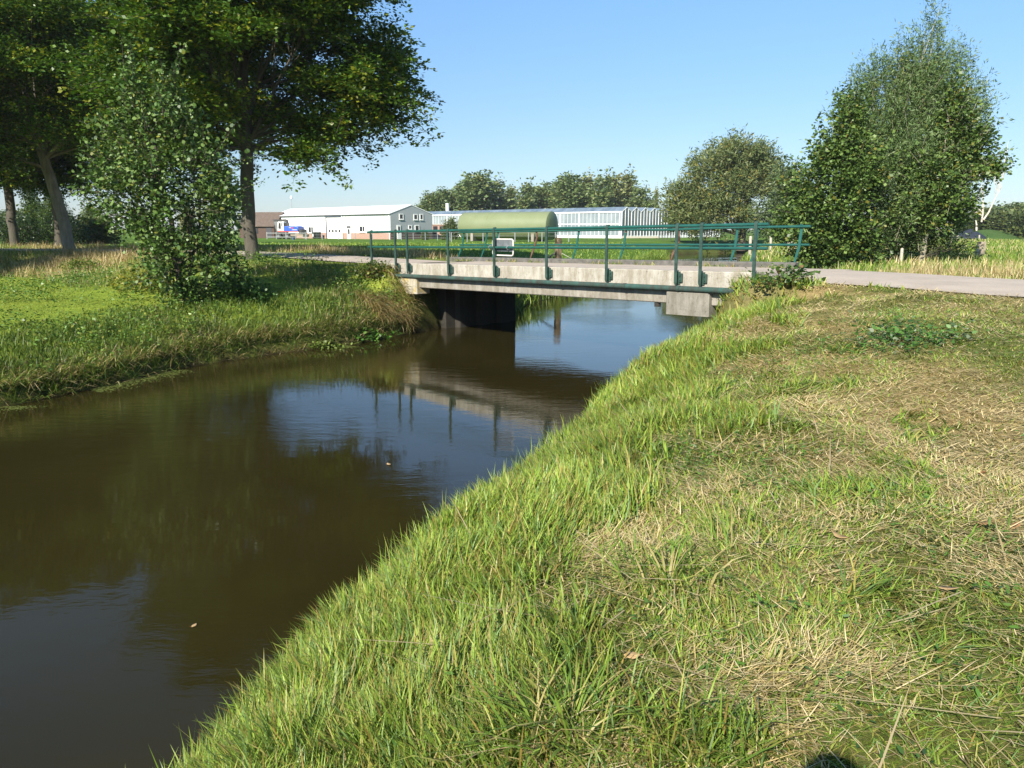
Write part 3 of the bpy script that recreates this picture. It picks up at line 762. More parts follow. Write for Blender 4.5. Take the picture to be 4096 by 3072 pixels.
# ---- row of trees behind the glasshouse
FARL = dict(n=14, L=.85, W=.55, spread=(.75, .75, .45), cols=[(.150, .210, .070), (.195, .240, .088), (.095, .150, .052), (.23, .23, .08)], w=[.42, .26, .24, .08], flat=.8)
def far_proto(name, label, lobes, seed, h, leaf=FARL):
    return grow(name, (0, 0, 0), label, 'tree', [(0, 0, 0, .3), (0, 0, h * .4, .24), (.2, 0, h * .75, .14), (.2, 0, h * .95, .04)], lobes, leaf, DARKB, LEAFM, seed, 'row of trees behind the glasshouse', twigs=.25, attach=(.2, .95), sprig=(36, 3.4, .8, 5, .6))
fA = far_proto('broadleaf_tree', 'x', [((0, 0, 12.5), (2.6, 2.6, 2.4), 75), ((-2.2, 0, 10), (2.6, 2.4, 2.4), 75), ((2.2, 0, 9.6), (2.6, 2.4, 2.6), 75), ((0, -1, 7.4), (3.6, 3, 2.4), 95), ((-1.8, -.6, 4.6), (2.6, 2.2, 2.2), 60), ((2, -.6, 4.4), (2.6, 2.2, 2.0), 60), ((0, -.6, 2.4), (3.2, 2, 1.6), 60)], 61, 14)
fB = far_proto('broadleaf_tree', 'x', [((.2, 0, 13.6), (1.4, 1.4, 1.9), 40), ((-.6, 0, 11.2), (1.9, 1.9, 1.7), 50), ((.9, 0, 9.4), (2.1, 2, 1.8), 52), ((-.9, 0, 7.4), (2.2, 2, 1.8), 52), ((.8, 0, 5.6), (2.2, 2, 1.7), 46), ((-.4, 0, 3.6), (2.4, 2, 1.6), 46)], 62, 15, dict(FARL, cols=[(.195, .230, .085), (.25, .265, .10), (.145, .185, .07), (.28, .26, .10)]))
fC = far_proto('broadleaf_tree', 'x', [((0, 0, 11.4), (2.0, 2, 1.8), 36), ((-1.6, 0, 9.2), (1.9, 1.8, 1.6), 34), ((1.7, 0, 8.6), (2.0, 1.8, 1.7), 36), ((.1, 0, 6.6), (2.6, 2.2, 1.8), 46), ((-1.4, 0, 4.4), (2.0, 1.8, 1.4), 28), ((1.6, 0, 4.2), (2.0, 1.8, 1.4), 28)], 63, 13, dict(FARL, n=11))
row = [(935, 415, 0), (962, 408, 0), (995, 402, 1), (1030, 372, 0), (1072, 388, 2), (1103, 408, 1), (1135, 398, 2), (1165, 402, 0), (1198, 392, 0), (1232, 376, 0), (1268, 384, 1), (1296, 382, 2), (1325, 384, 1), (1356, 380, 1), (1388, 404, 2)]
ordn = ['first', 'second', 'third', 'fourth', 'fifth', 'sixth', 'seventh', 'eighth', 'ninth', 'tenth', 'eleventh', 'twelfth', 'thirteenth', 'fourteenth', 'fifteenth', 'sixteenth', 'seventeenth']
look = ['dark round-crowned tree', 'olive-green narrow tree', 'thin-crowned tree']
used = set()
for i, (u, v, k) in enumerate(row):
    d = 228 + (i * 37 % 11) * 2.2; x, b_ = ray(u * UM, v * UM); x *= d; top = EYE + b_ * d; zb = tz(x, d)
    pr = (fA, fB, fC)[k]; H = (15.0, 15.6, 13.4)[k]; sc_ = (top - zb) / H
    lb = f'{look[k]}, {ordn[i]} from the left in the row behind the glasshouse'
    if k not in used:
        used.add(k); pr.location = (x, d, zb); pr.scale = (sc_ * 1.02, sc_, sc_); pr['label'] = lb
    else:
        dup(pr, (x, d, zb), i * 1.3, (sc_ * (1 + .1 * math.sin(i)), sc_, sc_), lb)
pC = (fA, fB, fC)
d = 246; x, b_ = ray(1418 * UM, 412 * UM)
dup(fB, (x * d, d, tz(x * d, d)), .4, (.32, .32, (EYE + b_ * d - tz(x * d, d)) / 15.6), 'slender sparse tree standing alone between the tree row and the river willow')
# far left behind the beeches, and far right beyond the meadow
for i, (u, v, d, k, lb) in enumerate([(12, 455, 165, 0, 'dark distant tree at the far left edge beyond the beech trunks'), (70, 408, 74, 0, 'dark ivy-clad tree between the two leftmost beech trunks'), (112, 400, 68, 1, 'leafy dark tree just left of the leaning pale trunk'),
                                      (196, 448, 120, 0, 'small dark tree in the gap right of the leaning pale trunk'), (225, 462, 140, 2, 'hazy low tree above the hedge in the gap of sky on the left'), (470, 352, 86, 2, 'brown-green thin tree seen between the waterside alder and the straight beech trunk'), (300, 450, 110, 0, 'dark tree behind the waterside alder'), (400, 440, 112, 1, 'olive tree behind the waterside alder near the shed')]):
    x, b_ = ray(u * UM, v * UM); x *= d; zb = tz(x, d); H = (15.0, 15.6, 13.4)[k]; s_ = (EYE + b_ * d - zb) / H
    if i in (1, 2): q_ = (EYE + b_ * d - zb) / 6.6; dup(alA, (x, d, zb), 2.0 + i, (q_ * 1.1, q_ * 1.1, q_), lb, 'trees in the left distance')
    else: dup(pC[k], (x, d, zb), 2.0 + i, (max(s_, .35), max(s_, .35), s_), lb, 'trees in the left distance')
for i, (u, v, d, k, w_) in enumerate([(2080, 462, 165, 0, 1.3), (2110, 455, 176, 1, 1.4), (2135, 447, 190, 0, 1.5), (2160, 444, 200, 2, 1.5), (2188, 440, 205, 0, 1.5), (2215, 436, 210, 0, 1.5), (2245, 436, 214, 1, 1.5), (2275, 432, 220, 0, 1.6)]):
    x, b_ = ray(u * UM, v * UM); x *= d; zb = tz(x, d); H = (15.0, 15.6, 13.4)[k]; s_ = (EYE + b_ * d - zb) / H
    dup(pC[k], (x, d, zb), 1.0 + i * 1.7, (s_ * w_, s_ * w_, s_), f'{look[k]}, {ordn[i]} from the left along the wood beyond the right meadow', 'wood edge beyond the right meadow')
SHF = dict(n=16, L=.5, W=.3, spread=(.5, .5, .4), cols=[(.085, .115, .032), (.11, .135, .04), (.055, .08, .024)], w=[.45, .3, .25], flat=.8)
sh = grow('shrub', (0, 0, 0), 'x', 'shrub', [(0, 0, 0, .08), (0, 0, 1.0, .06), (0, 0, 2.2, .02)], [((0, 0, 1.9), (1.7, 1.4, 1.1), 60), ((-1.6, 0, 1.3), (1.5, 1.2, 1.0), 50), ((1.6, 0, 1.4), (1.5, 1.2, 1.0), 50), ((0, -.5, .7), (2.6, 1.2, .6), 60)], SHF, DARKB, LEAFM, 71, 'rounded shrubs at the meadow edge', twigs=.3, attach=(0, .9))
for i, (u, v, d, w_, lb) in enumerate([(2168, 465, 150, 1.0, 'rounded shrub behind the foot of the dead tree'), (2205, 463, 146, 1.1, 'rounded shrub at the right picture edge below the wood'), (2120, 470, 150, 1.0, 'rounded shrub left of the dead tree above the black heap'), (2236, 462, 150, 1.1, 'rounded shrub just past the right picture edge')]):
    x, b_ = ray(u * UM, v * UM); x *= d; zb = tz(x, d); s_ = (EYE + b_ * d - zb) / 2.9
    if i == 0: sh.location = (x, d, zb); sh.scale = (s_ * w_, s_ * w_, s_); sh['label'] = lb
    else: dup(sh, (x, d, zb), i * 1.1, (s_ * w_, s_ * w_, s_), lb)
# low hedge trees on the left by the far road
for i, (u, v, d, lb) in enumerate([(185, 476, 72, 'small clipped round-headed tree right of the leaning beech'), (212, 478, 72, 'clipped round-headed tree nearest the waterside alder'), (60, 470, 66, 'dark low shrub under the leftmost beeches'), (95, 455, 62, 'dark tall shrub beside the leaning pale trunk'), (30, 462, 150, 'olive shrub line behind the leftmost trunk'), (1250, 497, 118, 'green shrub'), (990, 482, 121, 'leafy shrub')]):
    if i > 4: break
    x, b_ = ray(u * UM, v * UM); x *= d; zb = tz(x, d); s_ = (EYE + b_ * d - zb) / 2.9
    if i in (2, 3): q_ = (EYE + b_ * d - zb) / 1.8; dup(dsh, (x, d, zb), i * .9, (q_ * .9, q_ * .9, q_), lb, 'shrubs under the left trees')
    else: dup(sh, (x, d, zb), i * .9, (s_ * .8, s_ * .8, s_), lb, 'shrubs under the left trees')
# dead tree
p_ = spot(3912, 148, 930)
R_ = random.Random(3); mb = MB()
def limb(p, d, L, r, dep):
    r = max(r, .045); p = Vector(p); d = Vector(d).normalized(); pts = [p]; rs = [r]
    for q in range(4):
        d = (d + Vector((R_.uniform(-.22, .22), R_.uniform(-.22, .22), R_.uniform(-.05, .18)))).normalized(); p = p + d * L / 4; pts.append(p); rs.append(r * (1 - .17 * (q + 1)))
    mb.tube(pts, rs, 6, False)
    if dep:
        for q in range(3 if dep > 1 else 3):
            i_ = R_.randint(1, 4); dd = (d + Vector((R_.uniform(-.9, .9), R_.uniform(-.5, .5), R_.uniform(.0, .5)))).normalized(); limb(pts[i_], dd, L * R_.uniform(.5, .75), rs[i_] * .6, dep - 1)
limb((-.6, 0, -.3), (.35, 0, 1), 3.0, .24, 0)
limb((.35, 0, 2.3), (-.1, 0, 1), 5.0, .14, 3)
limb((.6, 0, 2.6), (.55, 0, 1), 5.2, .15, 3)
limb((.25, 0, 3.2), (-.95, 0, .55), 3.0, .13, 2)
dt = empty('dead_tree', p_, 0, 'bare bleached dead tree with forked limbs in the right meadow', 'tree'); mb.build('trunk', DEADB, dt, True); dt.scale = (1.22, 1.22, 1.3)
MB().tube([(-.66, 0, -.2), (-.50, 0, .25), (-.32, 0, .8)], [.40, .345, .31], 10).build('peeled_base', simple('bare pale wood', (.72, .66, .60), .8), dt, True)
p_ = spot(3893, 152, 930)
st = empty('dead_tree', p_, 0, 'broken bleached stump left of the forked dead tree', 'tree')
MB().tube([(-.2, 0, -.3), (0, 0, 1.4), (.3, 0, 3.0), (.35, 0, 4.6)], [.32, .28, .2, .08], 8).tube([(.2, 0, 2.6), (1.2, 0, 3.6), (1.6, 0, 4.4)], [.12, .07, .03], 6).build('trunk', DEADB, st, True)
# ------------------------------------------------------------------ buildings and yard
WHITEW = simple('white metal cladding', (.80, .80, .79), .45, 0, .03, .4)
m, nt, b, o = new_mat('white ribbed roof sheet'); ROOFW = m
b.inputs['Base Color'].default_value = (.82, .82, .82, 1); b.inputs['Roughness'].default_value = .35
wv = nt.nodes.new('ShaderNodeTexWave'); wv.inputs['Scale'].default_value = 3.2; wv.bands_direction = 'X'
nt.links.new(nt.nodes.new('ShaderNodeTexCoord').outputs['Object'], wv.inputs['Vector']); bump(nt, b, wv.outputs[1], .5, .05)
m, nt, b, o = new_mat('grey ribbed cladding'); GREYC = m
b.inputs['Base Color'].default_value = (.34, .365, .375, 1); b.inputs['Roughness'].default_value = .5
wv = nt.nodes.new('ShaderNodeTexWave'); wv.inputs['Scale'].default_value = 3.0; wv.bands_direction = 'Y'
nt.links.new(nt.nodes.new('ShaderNodeTexCoord').outputs['Object'], wv.inputs['Vector']); bump(nt, b, wv.outputs[1], .5, .04)
def brick(name, a, c2, mortar):
    m, nt, b, o = new_mat(name)
    t = nt.nodes.new('ShaderNodeTexBrick'); t.inputs['Scale'].default_value = 4.5
    t.inputs['Color1'].default_value = (*a, 1); t.inputs['Color2'].default_value = (*c2, 1); t.inputs['Mortar'].default_value = (*mortar, 1); t.inputs['Mortar Size'].default_value = .015
    mp = nt.nodes.new('ShaderNodeMapping'); mp.inputs['Rotation'].default_value = (math.pi / 2, 0, 0)
    nt.links.new(nt.nodes.new('ShaderNodeTexCoord').outputs['Object'], mp.inputs['Vector']); nt.links.new(mp.outputs[0], t.inputs['Vector'])
    nt.links.new(t.outputs['Color'], b.inputs['Base Color']); b.inputs['Roughness'].default_value = .9
    return m
BRICK = brick('pink brown brick', (.40, .23, .17), (.33, .18, .13), (.42, .36, .30))
DBRICK = brick('dark brown brick', (.10, .055, .040), (.075, .045, .035), (.10, .085, .07))
m, nt, b, o = new_mat('window glass'); GLASS = m
b.inputs['Base Color'].default_value = (.03, .03, .035, 1); b.inputs['Roughness'].default_value = .05
FRAMEW = simple('white window frame', (.78, .78, .76), .4, 0, .03, 1)
DARKM = simple('dark metal trim', (.05, .05, .055), .5, 0, .2, 2)
GALV = simple('galvanised steel', (.34, .36, .37), .45, .3, .2, 4)
TIMBER = simple('weathered timber', (.27, .23, .17), .9, 0, .4, 14, bmp=.5)
PALET = simple('pale weathered timber', (.38, .345, .28), .9, 0, .3, 14, bmp=.4)

class Wall:
    """a vertical wall in the yard: local x runs along it to the right, y into the building"""
    def __init__(self, ox, oy, dx, dy):
        l = math.hypot(dx, dy); self.o = (ox, oy); self.d = (dx / l, dy / l); self.n = (-dy / l, dx / l); self.rz = math.atan2(dy, dx); self.z = tz(ox, oy)
    def lx(self, px, py, axis='x'):
        d = self.d if axis == 'x' else self.n
        a, b_ = ray(px, py); s = (a * self.o[1] - self.o[0]) / (d[0] - a * d[1])
        return s, EYE + b_ * (self.o[1] + s * d[1]) - self.z
def z2(x, y): return 900 + x / 2.458, 750 + y / 2.458
def z3(x, y): return 1600 + x / 2.458, 750 + y / 2.458
def z4(x, y): return 2400 + x / 2.458, 700 + y / 2.458
def z7(x, y): return 1050 + x / 5.53, 800 + y / 5.53

yo = 130.0; WH = Wall(xs(1561, yo, 900), yo, .716, -.698)
wh = empty('warehouse', (WH.o[0], WH.o[1], WH.z), WH.rz, 'long white metal warehouse with grey gable end and brick plinth across the field', 'warehouse')
Lw = 38.7; Dw = 8.9; He = WH.lx(*z2(1625, 257))[1]; Hr = He + 1.42; Hp = 1.0
MB().box(-Lw, 0, 0, Dw, Hp, He).build('wall', WHITEW, wh)
MB().box(-Lw + .02, -.02, .03, Dw - .03, -.4, Hp).build('brick_plinth', BRICK, wh)
MB().prism([(.0, Hp + .05), (Dw, Hp + .05), (Dw, He), (Dw / 2, Hr - .02), (0, He)], 'x', .004, .06).build('gable_wall', GREYC, wh)
mb = MB(); e = .18
mb.prism([(-e, He - .05), (Dw / 2, Hr), (Dw + e, He - .05), (Dw + e, He + .06), (Dw / 2, Hr + .12), (-e, He + .06)], 'x', -Lw - .1, .12); mb.build('roof', ROOFW, wh)
MB().box(-Lw, .1, -.30, -.185, He - .12, He).build('gutter', DARKM, wh)
for zx in (800, 1157, 1628):
    s, z_ = WH.lx(*z2(zx, 400)); MB().tube([(min(s, -.1), -.12, -.2), (min(s, -.1), -.12, He - .1)], .07, 8).build('downpipe', FRAMEW, wh)
def opening(parent, wall, za, zb_, zc, kind, axis='x', scale=z2, off=0.0):
    (x0, z1), (x1, z0) = wall.lx(*scale(*za), axis), wall.lx(*scale(*zb_), axis)
    w, h = x1 - x0, z1 - z0
    def bx_(mb, a0, a1, f0, f1, h0, h1):
        return mb.box(a0, a1, -f1, -f0, h0, h1) if axis == 'x' else mb.box(off + f0, off + f1, a0, a1, h0, h1)
    t = min(.12, w * .18)
    f = MB()
    bx_(f, x0, x1, .003, .09, z1 - t, z1); bx_(f, x0, x1, .003, .09, z0, z0 + t); bx_(f, x0, x0 + t, .003, .09, z0 + t, z1 - t); bx_(f, x1 - t, x1, .003, .09, z0 + t, z1 - t)
    if kind == 'split': bx_(f, x0 + w * .55, x0 + w * .55 + t, .003, .088, z0 + t, z1 - t)
    if kind == 'door':
        f = MB(); bx_(f, x0, x1, .003, .10, z0, z1)
        o_ = f.build('door', FRAMEW, parent)
        g = MB(); bx_(g, x0 + w * .27, x1 - w * .27, .102, .115, z0 + h * .45, z1 - h * .10); g.build('pane', GLASS, o_)
        hd = MB(); bx_(hd, x0 + w * .12, x0 + w * .2, .102, .15, z0 + h * .42, z0 + h * .46); hd.build('handle', DARKM, o_)
        return o_
    o_ = f.build('window', FRAMEW, parent)
    g = MB(); bx_(g, x0 + t, x1 - t, .004, .05, z0 + t, z1 - t); g.build('pane', zc if zc else GLASS, o_)
    s_ = MB(); bx_(s_, x0 - .06, x1 + .06, .003, .14, z0 - .07, z0 - .002); s_.build('sill', FRAMEW, o_)
    return o_
BLIND = simple('cream blind behind glass', (.62, .58, .42), .3, 0, .05, 1)
opening(wh, WH, (820, 384), (873, 447), None, 'split'); opening(wh, WH, (1323, 376), (1380, 440), None, 'split'); opening(wh, WH, (1477, 373), (1536, 422), BLIND, 'split')
opening(wh, WH, (1203, 398), (1243, 507), None, 'door')
(x0, z1), (x1, z0) = WH.lx(*z2(1199, 380)), WH.lx(*z2(1236, 396)); MB().box(x0, x1, -.09, -.003, z0, z1).build('fanlight', GLASS, wh)
(x0, z1), (x1, z0) = WH.lx(*z2(1003, 297)), WH.lx(*z2(1153, 510))
gd = MB().box(x0, x1, -.12, -.003, 0, z1)
for q in range(1, 7): gd.box(x0 + .03, x1 - .03, -.128, -.12, z1 * q / 7 - .015, z1 * q / 7 + .015)
gd = gd.build('garage_door', FRAMEW, wh)
MB().box(x0 - .3, x0 - .005, -.16, -.003, 0, z1 + .12).box(x0, x1, -.16, -.003, z1 + .01, z1 + .12).build('door_surround', DARKM, gd)
for zx in (1035, 1066, 1098, 1131):
    s, z_ = WH.lx(*z2(zx, 427)); MB().box(s - .26, s + .26, -.145, -.13, z_ - .2, z_ + .2).build('pane', GLASS, gd)
for za, zb_ in (((1708, 258), (1751, 315)), ((1850, 262), (1891, 319)), ((1911, 260), (1946, 319)), ((1799, 370), (1834, 412)), ((1863, 370), (1907, 434))):
    opening(wh, WH, za, zb_, None, 'single', 'y', off=.06)
opening(wh, WH, (1686, 370), (1726, 507), None, 'door', 'y', off=.06)
MB().box(.0, .055, .03, Dw - .03, -.4, Hp + .045).build('brick_plinth', DBRICK, wh)

# bins and trough before the plinth
BIN = simple('dark green-black plastic', (.02, .026, .022), .5, 0, .2, 3)
def wheelie(zx, label):
    s, z_ = WH.lx(*z2(zx, 500)); p = (WH.o[0] + s * WH.d[0] - 1.2 * WH.n[0], WH.o[1] + s * WH.d[1] - 1.2 * WH.n[1])
    t = empty('wheelie_bin', (*p, tz(*p)), WH.rz, label, 'bin', 'bins by the garage door')
    MB().hexa([(-.28, -.3, 0), (.28, -.3, 0), (.28, .3, 0), (-.28, .3, 0), (-.36, -.4, 1.05), (.36, -.4, 1.05), (.36, .4, 1.05), (-.36, .4, 1.05)]).build('body', BIN, t, bevel=.03)
    MB().hexa([(-.39, -.44, 1.055), (.39, -.44, 1.055), (.39, .42, 1.055), (-.39, .42, 1.055), (-.34, -.38, 1.14), (.34, -.38, 1.14), (.34, .40, 1.2), (-.34, .40, 1.2)]).build('lid', BIN, t, bevel=.02)
    for x_ in (-.3, .3): MB().disc((x_, .36, .12), .12, 'x', 12, .06).build('wheel', DARKM, t)
    return t
wb = wheelie(941, 'dark bin with a pale label, left one of the pair beside the garage door')
MB().box(-.16, .12, -.385, -.36, .35, .85).build('paper_label', FRAMEW, wb)
wheelie(975, 'dark bin without label, right one of the pair beside the garage door')

# dark brick shed
so_ = Wall(xs(1096, 152, 930), 152, 1, -.25)
shd = empty('shed', (so_.o[0], so_.o[1], so_.z), so_.rz, 'dark brick shed with brown tiled roof left of the white warehouse', 'shed')
hE = so_.lx(1090, 905)[1]; hR = so_.lx(1090, 850)[1]
MB().box(-7.5, 0, 0, 7, -.4, hE).build('wall', DBRICK, shd)
MB().prism([(-.4, hE - .08), (3.5, hR), (7.4, hE - .08), (7.4, hE + .06), (3.5, hR + .16), (-.4, hE + .06)], 'x', -7.8, .3).build('roof', simple('brown roof tiles', (.115, .085, .065), .85, 0, .35, 3, bmp=.8), shd)
MB().box(-4.6, -3.4, -.06, -.003, .9, 1.9).build('window', GLASS, shd)
MB().box(-1.6, -.4, -.07, -.003, 0, 2.0).build('door', DARKM, shd)

# glasshouse
GH = Wall(xs(2487, 150, 900), 150, .723, -.691)
gh = empty('glasshouse', (GH.o[0], GH.o[1], GH.z), GH.rz, 'long commercial glasshouse with white frame and zigzag roof behind the green tank', 'glasshouse')
Hg = GH.lx(2487, 845.6)[1]; Lg = 58.0; BAY = 3.1; NB = 12
m, nt, b, o = new_mat('whitewashed greenhouse glass'); GG = m
c = ramp(nt, noise(nt, .35, 4, .6), [(.3, (.17, .21, .23)), (.7, (.30, .34, .36))])
nt.links.new(c, b.inputs['Base Color']); b.inputs['Roughness'].default_value = .12
m, nt, b, o = new_mat('clear greenhouse glass'); GC = m
c = ramp(nt, noise(nt, .5, 4, .6), [(.3, (.10, .13, .15)), (.7, (.20, .24, .26))])
nt.links.new(c, b.inputs['Base Color']); b.inputs['Roughness'].default_value = .06
m, nt, b, o = new_mat('greenhouse roof glass'); GR = m
c = ramp(nt, noise(nt, .6, 3, .6, None, (1, .1, 1)), [(.35, (.10, .14, .18)), (.65, (.18, .23, .28))])
nt.links.new(c, b.inputs['Base Color']); b.inputs['Roughness'].default_value = .12
MB().box(-Lg, -.04, 0, .05, .5, Hg).build('front_glass', GG, gh)
mb = MB()
for i in range(NB): mb.prism([(i * BAY, .5), ((i + 1) * BAY, .5), ((i + 1) * BAY, Hg), ((i + .5) * BAY, Hg + .80), (i * BAY, Hg)], 'x', -.05, 0)
mb.build('gable_glass', GC, gh)
mb = MB()
for i in range(NB):
    mb.prism([(i * BAY, Hg + .01), ((i + .5) * BAY, Hg + .83), ((i + 1) * BAY, Hg + .01), ((i + 1) * BAY, Hg + .05), ((i + .5) * BAY, Hg + .89), (i * BAY, Hg + .05)], 'x', -Lg, .02)
mb.build('roof', GR, gh)
MB().box(-Lg, -.03, -.03, .3, -.4, .5).box(-.06, .03, .0, NB * BAY, -.4, .5).build('base_wall', FRAMEW, gh)
fr = MB(); i = 0; x_ = -.5
while x_ > -Lg:
    w_ = .07 if i % 5 == 0 else .024
    fr.box(x_ - w_, x_ + w_, -.06 - .03 * (i % 5 == 0), -.002, .5, Hg); x_ -= .98; i += 1
fr.box(-Lg, 0, -.14, -.062, Hg - .2, Hg + .06).box(-Lg, 0, -.10, -.093, Hg * .52, Hg * .52 + .16).box(-.12, .12, -.12, -.002, 0, Hg)
for k in range(NB * 3 + 1):
    y_ = k * BAY / 3; w_ = (.16, .06, .06)[k % 3]
    w_ *= .62; fr.box(.002, .09, y_ - w_, y_ + w_, 0.0, Hg + (.0 if k % 3 == 0 else .5))
for k in range(NB):
    for sg_ in (0, 1):
        a_, c_ = (k + sg_) * BAY, (k + .5) * BAY
        fr.add([(x, a_ + (c_ - a_) * t, Hg + .83 * t + dz) for t in (0, 1) for x in (.004, .08) for dz in (-.10, .04)], [(0, 1, 3, 2), (4, 6, 7, 5), (0, 4, 5, 1), (2, 3, 7, 6), (0, 2, 6, 4), (1, 5, 7, 3)])
fr.build('frame', FRAMEW, gh)
for zx in (740, 1095, 1330): # vents on the ridge
    s, z_ = GH.lx(*z3(zx, 245)); MB().box(s - .08, s + .08, BAY * .5 - .1, BAY * .5 + .1, Hg + .9, Hg + 1.35).build('vent_pipe', DARKM, gh)
s_ = -37.2
px_ = GH.lx(*z3(372, 240))[0]
MB().tube([(px_, 3, Hg - .5), (px_, 3, Hg + 2.6)], .40, 16).tube([(px_, 3, Hg + 2.6), (px_, 3, Hg + 2.72)], .46, 16).build('chimney', WHITEW, gh, True)

# small brick annex at the corner of the warehouse
AN = Wall(xs(1726, 143, 930), 143, 1, -.05)
an = empty('brick_annex', (AN.o[0], AN.o[1], AN.z), AN.rz, 'small pink brick outbuilding between the grey gable and the green tank', 'outbuilding')
a1 = AN.lx(1784, 930)[0]; ha = AN.lx(1750, 899)[1]
MB().box(0, a1, 0, 3, -.4, ha).build('wall', BRICK, an); MB().box(-.15, a1 + .15, -.15, 3.1, ha + .002, ha + .16).build('roof', simple('pale fascia', (.5, .45, .4), .7), an)
for f0 in (.12, .56): MB().box(a1 * f0, a1 * (f0 + .3), -.05, -.003, ha * .35, ha * .9).build('window', GLASS, an)

# green storage tank
TK0 = np.array([xs(2208, 100, 900), 100.0]); ta = math.radians(-29)
tk = empty('storage_tank', (TK0[0], TK0[1], tz(*TK0)), ta, 'large green cylindrical tank lying on the field in front of the glasshouse', 'tank')
m, nt, b, o = new_mat('dull green tank paint'); TG = m
c = ramp(nt, noise(nt, .5, 6, .6), [(.3, (.160, .190, .095)), (.7, (.195, .225, .12))])
nt.links.new(c, b.inputs['Base Color']); b.inputs['Roughness'].default_value = .45
Rt = 1.77; zc = at(2200, 845.6, 100).z - tk.location.z - Rt; Lt = 13.0
mb = MB(); pr = [(-Lt - .55, .5), (-Lt - .45, .9), (-Lt - .28, 1.3), (-Lt - .1, 1.62), (-Lt + .15, Rt)] + [(-Lt + .15 + (Lt - .15) * q / 5, Rt) for q in range(1, 6)]
mb.tube([(x, 0, zc) for x, r_ in pr], [r_ for x, r_ in pr], 40); mb.build('shell', TG, tk, True)
for q in (-Lt + .2, -8.7, -4.4, -.15): MB().tube([(q - .04, 0, zc), (q + .04, 0, zc)], Rt + .012, 40).build('hoop', TG, tk, True)
MB().tube([(.0, 0, zc), (.03, 0, zc), (.12, 0, zc), (.17, 0, zc)], [Rt - .02, Rt - .05, .9, .1], 40).build('end_cap', simple('shade-toned green end plate', (.125, .165, .085), .5, 0, .1, .6), tk, True)  # cap green darker than the shell, its weaker light painted in
for q in (-11, -2): MB().prism([(-1.5, -.3), (1.5, -.3), (1.5, zc - .9), (-1.5, zc - .9)], 'x', q - .2, q + .2).build('saddle', CG, tk)
MB().tube([(.14, .5, zc - 1.1), (.4, .5, zc - 1.1), (.4, .5, .0)], .09, 8).build('outlet_pipe', DARKM, tk, True)

# excavator
ex = empty('excavator', (*at(1160, 955, 138)[:2], 0), math.radians(-12), 'wheeled excavator with white cab and blue engine cover parked before the warehouse', 'excavator')
ex.location.z = tz(ex.location.x, ex.location.y)
EXW = simple('white machine paint', (.72, .72, .70), .35, 0, .05, 2); EXB = simple('blue machine paint', (.03, .10, .48), .35, 0, .1, 2); EXR = simple('red machine paint', (.55, .05, .03), .4); EXD = simple('dark machine steel', (.05, .048, .045), .55, .2, .3, 3); EXG = simple('grey digging bucket', (.17, .18, .18), .5, .4, .3, 3); TYRE = simple('tyre rubber', (.03, .03, .03), .85)
for x_, y_ in ((-1.5, -1), (.1, -1), (-1.5, 1), (.1, 1)):
    w_ = MB().tube([(x_, y_ - .25, .52), (x_, y_ - .22, .52), (x_, y_ + .22, .52), (x_, y_ + .25, .52)], [.44, .52, .52, .44], 18).build('wheel', TYRE, ex, True)
    MB().tube([(x_, y_ - .27, .52), (x_, y_ + .27, .52)], .24, 12).build('rim', EXG, w_)
MB().bbox(-1.9, .7, -.7, .7, .55, 1.0, .05).box(-.95, -.45, -.5, .5, 1.0, 1.2).build('undercarriage', EXD, ex)
MB().box(.72, 3.1, -1.15, 1.15, .52, .80).box(2.9, 3.05, -1.15, 1.15, .35, .52).build('stabiliser', TIMBER, ex)
up_ = MB().prism([(-.45, 1.34), (2.2, 1.34), (2.3, 1.6), (2.2, 2.0), (1.7, 2.2), (-.45, 2.15)], 'y', -1.15, 1.15).build('engine_cover', EXB, ex, bevel=.05)
MB().box(-1.65, 2.2, -1.18, 1.18, 1.21, 1.335).build('red_skirt', EXR, ex)
lg = MB().prism([(.9, 1.75), (1.25, 1.75), (1.35, 2.0), (1.0, 2.0)], 'y', -1.165, -1.152); lg.build('red_emblem', EXR, up_)
lw = MB()
for k, w_ in enumerate((.09, .12, .1, .14, .08, .12)): lw.box(1.1 + k * .15, 1.1 + k * .15 + w_, -1.162, -1.152, 1.52, 1.62)
for k in range(3): lw.box(.5 + k * .13, .6 + k * .13, -1.162, -1.152, 1.88, 1.96)
lw.build('lettering', EXW, up_)
MB().prism([(2.22, .6), (2.75, .6), (2.75, 1.5), (2.5, 1.62), (2.22, 1.5)], 'y', -1.0, 1.0).build('counterweight', EXD, ex)
cb = MB().prism([(-1.65, 1.34), (-.47, 1.34), (-.47, 2.9), (-1.45, 2.95), (-1.58, 2.8)], 'y', -1.15, .0).build('cab', EXW, ex, bevel=.04)
MB().prism([(-1.48, 1.75), (-1.0, 1.7), (-1.0, 2.72), (-1.38, 2.74)], 'y', -1.17, -1.152).build('window', GLASS, cb)
MB().box(-.88, -.72, -1.17, -1.152, 2.15, 2.72).build('window', GLASS, cb)
MB().box(-.465, .05, -1.0, .0, 2.16, 2.72).build('rear_window', GLASS, cb)
MB().prism([(-.45, 2.0), (-.35, 2.9), (-.5, 3.28), (-.9, 3.38), (-2.2, 3.30), (-2.4, 3.1), (-1.0, 2.98), (-.8, 2.85), (-.85, 2.0)], 'y', .1, .5).build('boom', EXD, ex)
MB().prism([(-2.35, 3.30), (-3.25, 3.35), (-2.9, 3.0), (-2.3, 1.3), (-2.05, 1.3)], 'y', .12, .46).build('arm', EXD, ex)
MB().prism([(-2.7, 2.9), (-1.75, 3.0), (-1.72, 1.5), (-2.1, 1.1), (-2.35, 1.25)], 'y', -.35, .85).build('bucket', EXG, ex, bevel=.04)

